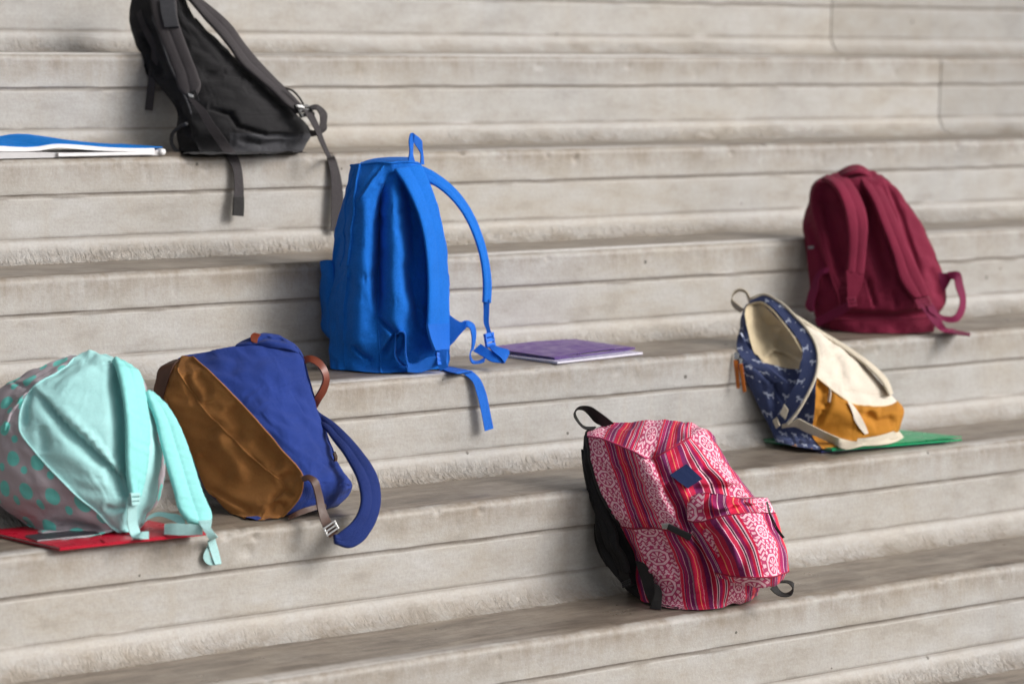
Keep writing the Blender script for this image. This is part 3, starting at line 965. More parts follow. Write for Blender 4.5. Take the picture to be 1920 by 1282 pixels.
def ethnic_print(name):
    t = NT(name)
    uv = t.coord('UV')
    u, v, _ = t.sep(uv)
    # slight waver of the woven bands
    wv = t.math('MULTIPLY', t.math('SUBTRACT', t.noise(uv, 3.0, 2.0), 0.5), 0.03)
    fu = t.math('FRACT', t.math('ADD', t.math('ADD', u, wv), 10.0))
    DEEP, RED, PUR, MAG = srgb(182, 8, 62), srgb(210, 8, 68), srgb(116, 14, 86), srgb(156, 14, 92)
    WHT, YEL, COR, BLK = srgb(234, 186, 200), srgb(238, 150, 110), srgb(214, 30, 66), srgb(58, 10, 40)
    st = [(0.0, WHT), (0.40, RED), (0.415, COR), (0.43, RED), (0.442, WHT), (0.448, PUR), (0.465, COR), (0.474, MAG), (0.515, WHT), (0.520, PUR), (0.575, WHT), (0.580, BLK), (0.588, WHT), (0.593, PUR),
          (0.605, RED), (0.664, YEL), (0.672, RED), (0.716, WHT), (0.722, DEEP), (0.765, PUR), (0.815, WHT), (0.822, DEEP), (0.862, WHT), (0.869, BLK), (0.880, WHT), (0.887, MAG), (0.915, RED), (0.942, WHT), (0.950, BLK), (0.962, WHT), (0.975, RED)]
    stripes = t.ramp(fu, st, 'CONSTANT')
    # dashes: broken white threads
    # ornament band
    p = t.math('MULTIPLY', t.math('SUBTRACT', fu, 0.2), 5.0)               # -1..1 across the band
    per = 0.058
    q = t.math('SUBTRACT', t.math('MULTIPLY', t.math('FRACT', t.math('ADD', t.math('DIVIDE', v, per), 20.0)), 2.0), 1.0)
    q = t.math('MULTIPLY', q, 1.22)
    ap, aq = t.math('ABSOLUTE', p), t.math('ABSOLUTE', q)
    oct_ = t.math('MAXIMUM', t.math('MAXIMUM', ap, aq), t.math('MULTIPLY', t.math('ADD', ap, aq), 0.7071))
    rad = t.math('SQRT', t.math('ADD', t.math('MULTIPLY', p, p), t.math('MULTIPLY', q, q)))
    ang = t.math('ARCTAN2', q, p)
    def band(x, a, b): return t.math('MULTIPLY', t.math('GREATER_THAN', x, a), t.math('LESS_THAN', x, b))
    ring = band(oct_, 0.50, 0.66)
    spokes = t.math('MULTIPLY', band(rad, 0.08, 0.42), t.math('GREATER_THAN', t.math('COSINE', t.math('MULTIPLY', ang, 8.0)), -0.15))
    teeth = t.math('MULTIPLY', band(oct_, 0.74, 0.93), t.math('GREATER_THAN', t.math('COSINE', t.math('MULTIPLY', ang, 12.0)), 0.05))
    med = t.math('MAXIMUM', t.math('MAXIMUM', ring, spokes), teeth)
    zig = t.math('PINGPONG', t.math('ADD', t.math('MULTIPLY', p, 2.2), 10.0), 0.5)
    zz = t.math('FRACT', t.math('ADD', t.math('MULTIPLY', q, 2.6), t.math('ADD', t.math('MULTIPLY', zig, 1.5), 10.0)))
    zig_l = t.math('GREATER_THAN', zz, 0.46)
    inside = t.math('LESS_THAN', oct_, 0.98)
    orn = t.math('ADD', t.math('MULTIPLY', inside, med), t.math('MULTIPLY', t.math('SUBTRACT', 1.0, inside), zig_l))
    ornc = t.mix(orn, srgb(190, 62, 108), srgb(240, 194, 206))
    c = t.mix(t.math('LESS_THAN', fu, 0.40), stripes, ornc)
    return cloth_finish(t, c)

def dots_print(name, ground, dot):
    t = NT(name)
    uv = t.coord('UV')
    def dots(cell, off, r, key):
        sc = t.n('ShaderNodeVectorMath', operation='MULTIPLY_ADD')
        t.put(sc.inputs[0], uv); sc.inputs[1].default_value = (1/cell, 1/cell, 0); sc.inputs[2].default_value = (off[0]+20, off[1]+20, 0)
        x, y, _ = t.sep(sc.outputs[0])
        row = t.math('FLOOR', y)
        x = t.math('ADD', x, t.math('MULTIPLY', t.math('MODULO', row, 2.0), 0.5))
        fx = t.math('SUBTRACT', t.math('FRACT', x), 0.5)
        fy = t.math('SUBTRACT', t.math('FRACT', y), 0.5)
        d = t.math('SQRT', t.math('ADD', t.math('MULTIPLY', fx, fx), t.math('MULTIPLY', fy, fy)))
        return t.math('LESS_THAN', d, r/cell)
    a = dots(0.047, (0.1, 0.3), 0.0120, 1)
    b = dots(0.047, (0.58, 0.62), 0.0064, 2)
    m = t.math('MAXIMUM', a, b)
    return cloth_finish(t, t.mix(m, ground, dot), 0.7)

def dog_print(name, ground, ink):
    t = NT(name)
    uv = t.coord('UV')
    cell = 0.040
    sc = t.n('ShaderNodeVectorMath', operation='MULTIPLY_ADD')
    t.put(sc.inputs[0], uv); sc.inputs[1].default_value = (1/cell, 1/cell, 0); sc.inputs[2].default_value = (20.2, 20.4, 0)
    x, y, _ = t.sep(sc.outputs[0])
    x = t.math('ADD', x, t.math('MULTIPLY', t.math('MODULO', t.math('FLOOR', y), 2.0), 0.5))
    fx = t.math('SUBTRACT', t.math('FRACT', x), 0.5)
    fy = t.math('SUBTRACT', t.math('FRACT', y), 0.5)
    def rect(cx, cy, w, h):
        return t.math('MULTIPLY', t.math('LESS_THAN', t.math('ABSOLUTE', t.math('SUBTRACT', fx, cx)), w), t.math('LESS_THAN', t.math('ABSOLUTE', t.math('SUBTRACT', fy, cy)), h))
    m = rect(0, 0, 0.15, 0.05)
    for r in ((-0.13, 0.09, 0.03, 0.09), (0.12, 0.09, 0.03, 0.09), (-0.19, -0.09, 0.085, 0.06), (0.17, -0.08, 0.025, 0.07), (0.3, 0.33, 0.03, 0.03)):
        m = t.math('MAXIMUM', m, rect(*r))
    return cloth_finish(t, t.mix(m, ground, ink))

def depth_on(o, P, x, y):
    """depth of a loft's camera side at a photo point"""
    V = o.G.reshape(-1, 3)
    pp = project(V)
    d = np.hypot(pp[:, 0]-x, pp[:, 1]-y)
    k = np.argsort(d)[:24]
    k = k[d[k] < d[k[0]]+5]
    return min((V[k]-P.B0) @ AWAY)

def strap_on(o, P, name, pts, lift, thick, mat, parent, pad=True, rip=0.0):
    """strap lying on a loft: edge points in the photo, pressed onto the cloth"""
    q = []
    for xl, yl, xr, yr in pts:
        q.append((xl, yl, depth_on(o, P, xl, yl)-lift, xr, yr, depth_on(o, P, xr, yr)-lift))
    # smooth the depths along the strap
    for _ in range(2):
        q = [q[0]]+[(b[0], b[1], (a[2]+2*b[2]+c[2])/4, b[3], b[4], (a[5]+2*b[5]+c[5])/4) for a, b, c in zip(q, q[1:], q[2:])]+[q[-1]]
    return ribbon(name, P, q, thick, mat, parent, pad=pad, rip=rip)

# ------------------------------------------------------------------ pink patterned backpack
PINK = ethnic_print('pink_woven_print')
BLACK_CLOTH = fabric('black_cloth', srgb(27, 26, 27), 0.8, 0.2, 0.1, 0.4, 0.25)
BLACK_WEB = fabric('black_webbing', srgb(30, 28, 28), 0.65, 0.1, 0.1, 0.5, 0.35)
BLACK_PLASTIC = plain('black_plastic', srgb(26, 26, 28), 0.35)
NAVY_LABEL = fabric('navy_label', srgb(22, 38, 78), 0.7, 0.05, 0.1, 0.3)
PIPING = fabric('dark_red_piping', srgb(150, 24, 60), 0.75)
def pink_bag():
    B0 = on_tread(1330, 1140, 5)
    P = Place(B0, 5)
    t = thing('backpack', 'pink and crimson woven patterned backpack with navy label, black grab loop on top', 'backpack', B0)
    rows = [
        [(1102, 806, .17), (1108, 803, .165), (1150, 794, .165), (1212, 789, .15), (1245, 788, .145), (1272, 789, .14), (1297, 794, .14), (1320, 803, .14), (1335, 814, .14)],
        [(1099, 811, .165), (1102, 811, .145), (1138, 806, .14), (1204, 812, .10), (1236, 820, .085), (1266, 806, .10), (1296, 804, .11), (1322, 806, .12), (1340, 820, .135)],
        [(1097, 818, .16), (1101, 818, .13), (1131, 823, .10), (1191, 847, .045), (1224, 860, .032), (1262, 836, .05), (1296, 818, .07), (1328, 812, .10), (1346, 832, .13)],
        [(1094, 850, .145), (1110, 870, .115), (1150, 880, .08), (1205, 900, .025), (1240, 908, .002), (1278, 886, .01), (1332, 868, .03), (1356, 862, .07), (1367, 872, .11)],
        [(1103, 905, .13), (1128, 927, .10), (1168, 935, .065), (1222, 945, .010), (1262, 952, -.015), (1298, 932, -.015), (1364, 908, .0), (1395, 917, .04), (1406, 923, .08)],
        [(1117, 960, .11), (1163, 988, .085), (1188, 990, .055), (1243, 991, .0), (1280, 1002, -.025), (1312, 988, -.03), (1372, 976, -.02), (1425, 962, .02), (1440, 966, .06)],
        [(1122, 1010, .10), (1190, 1046, .080), (1208, 1045, .040), (1266, 1045, -.010), (1308, 1047, -.030), (1345, 1042, -.030), (1400, 1040, -.01), (1436, 1040, .02), (1446, 1040, .06)],
        [(1140, 1060, .08), (1192, 1090, .065), (1226, 1098, .025), (1277, 1096, -.008), (1318, 1100, -.022), (1368, 1094, -.018), (1398, 1096, .0), (1416, 1095, .02), (1424, 1098, .05)],
        [(1170, 1098, .08), (1200, 1118, .05), (1234, 1128, .015), (1281, 1130, -.004), (1322, 1131, -.010), (1364, 1126, -.004), (1397, 1119, .012), (1414, 1112, .035), (1422, 1106, .055)],
        [(1182, 1108, 'g'), (1206, 1126, 'g'), (1240, 1137, 'g'), (1285, 1141, 'g'), (1325, 1142, 'g'), (1362, 1137, 'g'), (1394, 1129, 'g'), (1411, 1120, 'g'), (1418, 1113, 'g')],
    ]
    back = [.04, .05, .06, .07, .08, .08, .08, .08, .07, .06]
    folds = [
        ([(1250, 905), (1262, 935), (1282, 965), (1300, 990)], 0.0300, 11, 'valley'),
        ([(1300, 1000), (1318, 1040), (1330, 1085), (1326, 1120)], 0.0210, 10, 'valley'),
        ([(1215, 850), (1232, 870), (1246, 900)], 0.0150, 8, 'valley'),
        ([(1168, 870), (1200, 920), (1222, 980)], 0.0120, 12, 'valley'),
        ([(1290, 920), (1330, 918), (1380, 915), (1400, 925)], 0.0210, 9, 'valley'),
        ([(1150, 950), (1185, 968), (1230, 975)], -0.0120, 14, 'valley'),
        ([(1210, 1060), (1240, 1075), (1285, 1080)], -0.0090, 14, 'valley'),
        ([(1310, 880), (1350, 912), (1392, 935)], 0.0150, 9, 'valley'),
        ([(1240, 1000), (1262, 1050), (1272, 1100)], 0.0105, 9, 'valley'),
        ([(1290, 1010), (1300, 1060), (1304, 1110)], -0.0120, 9, 'valley'),
    ]
    ucol = [-.1, .0, .40, 1.0, 1.40, 1.72, 2.0, 2.4, 2.6]
    o = loft(P, 5, rows, back, creasec=(1,), creaser=(2, 9), folds=folds, su=.05, sv=.05, iters=120, goal=.003, bend=.012, seed=11, ucol=ucol)
    loft_part(o, 'back_panel', BLACK_CLOTH, t, 8, 12, 0, 9)
    loft_part(o, 'back_edge', BLACK_CLOTH, t, 0, 1, 0, 9)
    loft_part(o, 'top_panel', PINK, t, 1, 8, 0, 2)
    up = loft_part(o, 'front_panel', PINK, t, 1, 8, 2, 5)
    def low(U):
        xs = [-.1, .0, .40, 1.0, 1.40, 1.72, 2.0, 2.4, 2.6]
        ys = [.6, .72, 1.0, 1.40, 1.72, 2.0, 2.4, 2.7, 2.9]
        return np.stack([np.interp(U[:, 0], xs, ys), U[:, 1]+.02], -1)
    loft_part(o, 'lower_panel', PINK, t, 1, 8, 5, 9, shift_uv=low)
    for jj, nm in ((0, 'top_lining'), (-1, 'base')):
        ring = o.G[jj]; m = len(ring)
        mesh_obj(nm, list(ring)+[ring.mean(0)], [(i, (i+1) % m, m) for i in range(m)], BLACK_CLOTH, t)
    seam(o, t, PINK, .0016, rowk=2, a=1, b=4)
    seam(o, t, BLACK_WEB, .0032, colk=1, a=2, b=5, name='piping', out=-.001)
    seam(o, t, PIPING, .0018, rowk=5, a=1, b=4, name='zipper')
    # front pocket
    pr = [
        [(1292, 934, -.012), (1308, 926, -.020), (1345, 925, -.028), (1385, 934, -.020), (1420, 934, .005), (1434, 933, .04)],
        [(1290, 950, -.020), (1304, 950, -.034), (1345, 944, -.050), (1385, 942, -.046), (1422, 944, -.012), (1442, 944, .04)],
        [(1292, 975, -.026), (1310, 978, -.042), (1352, 968, -.058), (1398, 962, -.056), (1432, 962, -.018), (1450, 962, .035)],
        [(1308, 1005, -.030), (1330, 1008, -.046), (1372, 998, -.066), (1414, 990, -.062), (1444, 988, -.024), (1460, 995, .03)],
        [(1326, 1042, -.032), (1352, 1044, -.050), (1394, 1036, -.070), (1430, 1026, -.064), (1458, 1024, -.03), (1471, 1036, .025)],
        [(1342, 1072, -.030), (1368, 1078, -.048), (1408, 1080, -.068), (1442, 1080, -.062), (1466, 1074, -.03), (1475, 1068, .02)],
        [(1347, 1080, -.026), (1372, 1090, -.036), (1410, 1098, -.044), (1442, 1099, -.038), (1462, 1090, -.018), (1470, 1078, .02)],
    ]
    pf = [([(1300, 962), (1330, 962), (1380, 955), (1430, 948)], 0.0140, 6, 'valley'),
          ([(1318, 985), (1338, 1020), (1356, 1060)], 0.0196, 9, 'valley'),
          ([(1345, 985), (1372, 1020), (1385, 1065)], -0.0098, 10, 'valley'),
          ([(1325, 940), (1350, 955), (1372, 948)], -0.0140, 7, 'valley'),
          ([(1390, 940), (1410, 955), (1432, 945)], 0.0140, 6, 'valley')]
    k = loft(P, 5, pr, [.01]*7, creaser=(0, 5, 6), folds=pf, su=.05, sv=.05, iters=120, goal=.003, bend=.012, seed=21,
             ucol=[1.52, 1.66, 1.86, 2.06, 2.46, 2.75])
    loft_part(k, 'pocket_flap', PINK, t, 0, 9, 0, 2, (True, False), shift_uv=lambda U: U*np.array([1, 1])+np.array([-.34, .0]))
    loft_part(k, 'front_pocket', PINK, t, 0, 9, 2, 5)
    loft_part(k, 'pocket_base', PINK, t, 0, 9, 5, 6, (False, True), shift_uv=lambda U: U+np.array([.31, .02]))
    seam(k, t, PIPING, .0013, rowk=2, a=0, b=5, name='zipper')
    seam(k, t, PIPING, .0013, rowk=5, a=0, b=5)
    # upper front yoke edge and label
    yk = [(1224, 860), (1245, 848), (1270, 834), (1295, 819)]
    tube('yoke_seam', [P(x, y, depth_on(o, P, x, y)-.001) for x, y in yk], .0016, PIPING, t, 6)
    lab = [(1256, 890), (1287, 869), (1317, 897), (1289, 915)]
    pts = []
    for j in range(7):
        for i in range(9):
            u, v = i/8, j/6
            x = (lab[0][0]*(1-u)+lab[1][0]*u)*(1-v)+(lab[3][0]*(1-u)+lab[2][0]*u)*v
            y = (lab[0][1]*(1-u)+lab[1][1]*u)*(1-v)+(lab[3][1]*(1-u)+lab[2][1]*u)*v
            pts.append((x, y, depth_on(o, P, x, y)))
    am = np.array([p[2] for p in pts])
    A_ = np.c_[np.ones(len(pts)), [p[0] for p in pts], [p[1] for p in pts]]
    cf = np.linalg.lstsq(A_, am, rcond=None)[0]
    fit = A_ @ cf; off = max(0, (fit-am).max())
    c4 = [P(x, y, cf[0]+cf[1]*x+cf[2]*y-off*.8-.001) for x, y in lab]
    V = [q for q in c4]+[q-AWAY*.0016 for q in c4]
    mesh_obj('label_patch', V, [(0, 1, 2, 3), (7, 6, 5, 4), (0, 4, 5, 1), (1, 5, 6, 2), (2, 6, 7, 3), (3, 7, 4, 0)], NAVY_LABEL, t, False)
    # main zip pull
    d0 = depth_on(o, P, 1262, 992)
    block('zipper_slider', P, [(1240, 981, d0-.012), (1256, 980, d0-.014), (1256, 992, d0-.014), (1241, 991, d0-.012)], .005, METAL, t, .001)
    zp = block('zipper_pull', P, [(1254, 981, d0-.018), (1298, 1002, d0-.022), (1293, 1014, d0-.022), (1250, 992, d0-.018)], .006, BLACK_PLASTIC, t, .0018)
    # pocket zip pull
    block('zipper_slider', P, [(1436, 941, -.016), (1440, 940, -.016), (1446, 964, -.016), (1442, 966, -.016)], .003, METAL, t, .0006)
    tube('pull_cord', [P(1443, 962, -.018), P(1450, 975, -.022), P(1459, 992, -.02), P(1470, 1007, -.016)], .0016, BLACK_WEB, t)
    tube('pull_cord', [P(1443, 962, -.018), P(1448, 978, -.02), P(1457, 994, -.018), P(1468, 1008, -.014)], .0013, BLACK_WEB, t)
    # grab loop
    ribbon('grab_handle', P, [(1112, 806, .15, 1118, 800, .165), (1095, 803, .15, 1096, 799, .17), (1082, 790, .15, 1085, 788, .172), (1076, 776, .15, 1079, 774, .172), (1082, 765, .15, 1083, 768, .172),
                              (1093, 761, .15, 1094, 769, .172), (1106, 762, .15, 1103, 777, .17), (1126, 774, .15, 1114, 790, .168), (1152, 794, .15, 1132, 800, .16)], .0018, BLACK_WEB, t)
    # straps behind and beneath
    ribbon('shoulder_strap', P, [(1092, 842, .16, 1102, 850, .15), (1098, 890, .15, 1116, 890, .12), (1110, 940, .13, 1134, 950, .10), (1126, 990, .10, 1158, 1000, .08), (1136, 1020, .09, 1160, 1024, .065), (1150, 1040, .085, 1174, 1048, .06), (1160, 1066, .08, 1180, 1074, .055)],
           .012, BLACK_CLOTH, t, pad=True)
    ribbon('shoulder_strap', P, [(1112, 930, .17, 1128, 940, .13), (1114, 990, .15, 1132, 1000, .12), (1124, 1030, .14, 1142, 1036, .11), (1140, 1060, .13, 1160, 1058, .10)], .012, BLACK_CLOTH, t, pad=True)
    ribbon('strap_webbing', P, [(1160, 1070, .07, 1178, 1066, .06), (1166, 1090, .07, 1182, 1086, .06), (1176, 1102, .065, 1190, 1096, .055)], .0018, BLACK_WEB, t)
    block('buckle', P, [(1165, 1092, .05), (1182, 1085, .045), (1184, 1096, .045), (1167, 1102, .05)], .006, BLACK_PLASTIC, t, .001, True, .4)
    ribbon('strap_webbing', P, [(1191, 1050, .058, 1206, 1054, .042), (1196, 1066, .046, 1218, 1066, .028), (1203, 1088, .03, 1226, 1088, .014), (1210, 1112, .012, 1228, 1108, .0), (1219, 1132, .0, 1230, 1126, -.008)], .0018, BLACK_WEB, t)
    ribbon('strap_webbing', P, [(1226, 1092, .004, 1236, 1098, .002), (1228, 1106, -.006, 1241, 1108, -.008), (1224, 1124, -.012, 1241, 1126, -.014), (1218, 1140, 'g.002', 1239, 1143, 'g.002')], .0018, BLACK_WEB, t)
    ribbon('side_loop', P, [(1444, 1103, .0, 1454, 1093, .016), (1456, 1114, -.004, 1462, 1106, .014), (1468, 1118, -.006, 1472, 1112, .012), (1484, 1115, -.006, 1486, 1104, .012), (1487, 1104, .0, 1488, 1093, .018), (1478, 1093, .01, 1478, 1088, .026), (1458, 1092, .012, 1462, 1088, .028)], .0018, BLACK_WEB, t)
    return t
pink_bag()

# ------------------------------------------------------------------ navy and tan canvas backpack
NAVY = fabric('navy_canvas', srgb(32, 54, 124), 0.88, 0.12, 0.2, 0.5, 0.2)
NAVY_DK = fabric('navy_strap_canvas', srgb(24, 42, 100), 0.85, 0.12, 0.15, 0.5, 0.2)
TAN = fabric('tan_canvas', srgb(164, 112, 64), 0.95, 0.26, 0.1, 0.6, 0.10)
def tan_bag():
    B0 = on_tread(500, 974, 4)
    P = Place(B0, 4)
    t = thing('backpack', 'tan and navy canvas backpack with leather straps, slumped beside the mint one', 'backpack', B0)
    rows = [
        [(334, 671, .155), (345, 668, .14), (363, 667, .125), (400, 658, .125), (440, 653, .13), (500, 648, .135), (553, 650, .155)],
        [(326, 690, .145), (335, 690, .125), (380, 684, .105), (420, 678, .105), (460, 674, .11), (515, 670, .12), (566, 672, .15)],
        [(316, 712, .14), (340, 706, .105), (400, 703, .085), (436, 700, .085), (476, 698, .09), (528, 698, .105), (574, 700, .145)],
        [(309, 748, .13), (370, 752, .085), (448, 752, .055), (478, 750, .058), (510, 750, .065), (552, 750, .09), (589, 752, .14)],
        [(334, 788, .12), (405, 789, .07), (488, 795, .035), (514, 795, .04), (544, 795, .05), (578, 795, .08), (604, 795, .135)],
        [(352, 828, .11), (445, 830, .05), (525, 839, .02), (546, 838, .026), (570, 838, .036), (598, 838, .07), (619, 838, .13)],
        [(369, 872, .10), (488, 871, .035), (556, 876, .005), (574, 875, .012), (594, 873, .026), (618, 872, .06), (637, 874, .125)],
        [(388, 918, .08), (530, 911, .012), (568, 903, -.010), (588, 904, .0), (612, 905, .02), (640, 905, .06), (658, 908, .125)],
        [(425, 954, .05), (506, 943, .006), (557, 938, .0), (580, 938, .014), (606, 938, .035), (634, 934, .075), (652, 926, .125)],
        [(442, 966, .035), (494, 964, .004), (535, 963, .008), (566, 958, .022), (600, 952, .05), (626, 947, .085), (643, 938, .125)],
        [(458, 971, 'g'), (490, 974, 'g'), (528, 970, 'g'), (556, 965, 'g'), (588, 959, 'g'), (614, 953, 'g'), (632, 948, 'g')],
    ]
    folds = [
        ([(345, 700), (356, 730), (372, 755)], .010, 8, 'valley'),
        ([(366, 700), (385, 722), (392, 745)], .008, 9, 'valley'),
        ([(400, 800), (420, 840), (445, 870), (460, 905)], -.008, 16, 'valley'),
        ([(430, 760), (450, 800), (440, 830)], .008, 14, 'valley'),
        ([(480, 820), (505, 850), (525, 880)], .010, 12, 'valley'),
        ([(505, 940), (530, 925), (552, 930)], .010, 9, 'step'),
        ([(500, 955), (520, 945), (540, 950)], .008, 7, 'valley'),
        ([(388, 915), (430, 940), (470, 960)], .006, 9, 'step'),
        ([(520, 900), (540, 892), (560, 894)], .010, 8, 'valley'),
        ([(470, 740), (520, 800), (565, 860)], -.006, 18, 'valley'),
        ([(540, 720), (565, 790), (590, 860)], .006, 16, 'valley'),
        ([(372, 850), (400, 880), (430, 900)], .007, 12, 'valley'),
        ([(585, 880), (620, 880), (645, 890)], .010, 10, 'valley'),
    ]
    o = loft(P, 4, rows, [.05, .06, .07, .07, .07, .07, .07, .06, .05, .05, .04], creasec=(1, 2), creaser=(0, 10), folds=folds, su=.05, sv=.05, iters=120, goal=.003, bend=.012, seed=31)
    loft_part(o, 'base_panel', TAN, t, 0, 1, 0, 10)
    loft_part(o, 'tan_panel', TAN, t, 1, 2, 0, 10)
    loft_part(o, 'front_panel', NAVY, t, 2, 6, 0, 10)
    loft_part(o, 'back_panel', NAVY, t, 6, 10, 0, 10)
    for jj, nm in ((0, 'top_panel'), (-1, 'underside')):
        ring = o.G[jj]; m = len(ring)
        mesh_obj(nm, list(ring)+[ring.mean(0)+np.array([0, 0, .004 if jj == 0 else 0])], [(i, (i+1) % m, m) for i in range(m)], NAVY, t)
    seam(o, t, TAN, .0015, colk=1, a=1, b=8)
    seam(o, t, TAN, .0018, colk=2, a=0, b=10)
    seam(o, t, NAVY_DK, .0018, colk=6, a=0, b=6)
    # rolled flap at the top
    fl = loft(P, 4, [[(468, 633, .17), (480, 628, .165), (502, 625, .165), (524, 629, .17), (536, 635, .18)],
                     [(452, 640, .16), (474, 635, .15), (504, 632, .145), (534, 636, .155), (552, 645, .17)],
                     [(442, 648, .15), (470, 645, .138), (506, 643, .132), (540, 646, .14), (562, 658, .16)],
                     [(440, 655, .15), (470, 654, .14), (508, 652, .135), (544, 656, .14), (568, 672, .16)]], [.03, .04, .05, .05], folds=[([(470, 645), (500, 636), (540, 642)], .012, 4, 'step'), ([(480, 634), (510, 630), (535, 640)], .006, 4, 'valley')],
              su=.04, sv=.04, iters=60, goal=.008, bend=.02, seed=33)
    loft_part(fl, 'rolled_flap', NAVY, t, 0, 8, 0, 3, (True, True))
    ribbon('leather_tag', P, [(471, 640, .142, 482, 645, .140), (470, 630, .15, 484, 634, .148), (478, 625, .162, 489, 628, .158), (484, 630, .168, 490, 636, .166)], .003, LEATHER_RED, t)
    # leather grab handle at the right
    ribbon('leather_handle', P, [(566, 670, .155, 567, 684, .15), (582, 667, .15, 580, 679, .142), (600, 674, .145, 594, 686, .137), (613, 692, .14, 603, 698, .132), (617, 710, .14, 606, 710, .132), (612, 733, .14, 600, 728, .132), (601, 752, .14, 590, 745, .135), (594, 766, .145, 588, 752, .14)], .004, LEATHER_RED, t)
    # navy shoulder strap hanging in an arc
    ribbon('shoulder_strap', P, [(598, 772, .15, 597, 800, .135), (618, 786, .13, 610, 806, .11), (640, 804, .11, 628, 830, .085), (661, 826, .09, 644, 850, .06), (681, 850, .07, 658, 874, .04), (697, 873, .055, 669, 896, .02), (709, 900, .045, 676, 922, .005),
                                 (713, 935, .035, 677, 942, -.004), (708, 966, .02, 671, 962, -.012), (695, 995, .0, 658, 980, -.02), (676, 1018, -.02, 643, 992, -.03), (652, 1027, -.036, 630, 1002, -.036), (628, 1019, -.044, 626, 1001, -.040)], .009, NAVY_DK, t, pad=True)
    # leather end tab with buckle
    ribbon('leather_tab', P, [(565, 893, -.016, 568, 903, -.02), (580, 890, -.018, 578, 900, -.024), (594, 898, -.02, 584, 906, -.03), (602, 920, -.02, 590, 924, -.032), (610, 952, -.026, 596, 956, -.036), (620, 975, -.034, 604, 984, -.042), (634, 995, -.044, 618, 1008, -.048)], .003, LEATHER_DK, t)
    block('buckle', P, [(605, 990, -.054), (628, 974, -.046), (636, 990, -.048), (613, 1006, -.056)], .004, METAL, t, .0008, True, .3)
    ribbon('base_strap', P, [(541, 968, .004, 541, 973, 'g'), (560, 956, .006, 562, 966, .004), (585, 948, .02, 588, 957, .018), (610, 944, .04, 612, 951, .038)], .003, LEATHER_DK, t)
    ribbon('side_tab', P, [(628, 846, .10, 624, 850, .095), (632, 856, .10, 627, 858, .095), (631, 864, .10, 627, 864, .095)], .003, LEATHER_DK, t)
    # dark strap on the far left edge
    ribbon('side_strap', P, [(325, 676, .15, 336, 674, .14), (300, 690, .135, 325, 686, .125), (293, 712, .13, 314, 718, .12), (289, 738, .125, 306, 756, .12), (300, 760, .12, 318, 776, .115)], .003, LEATHER_DK, t)
    return t
tan_bag()

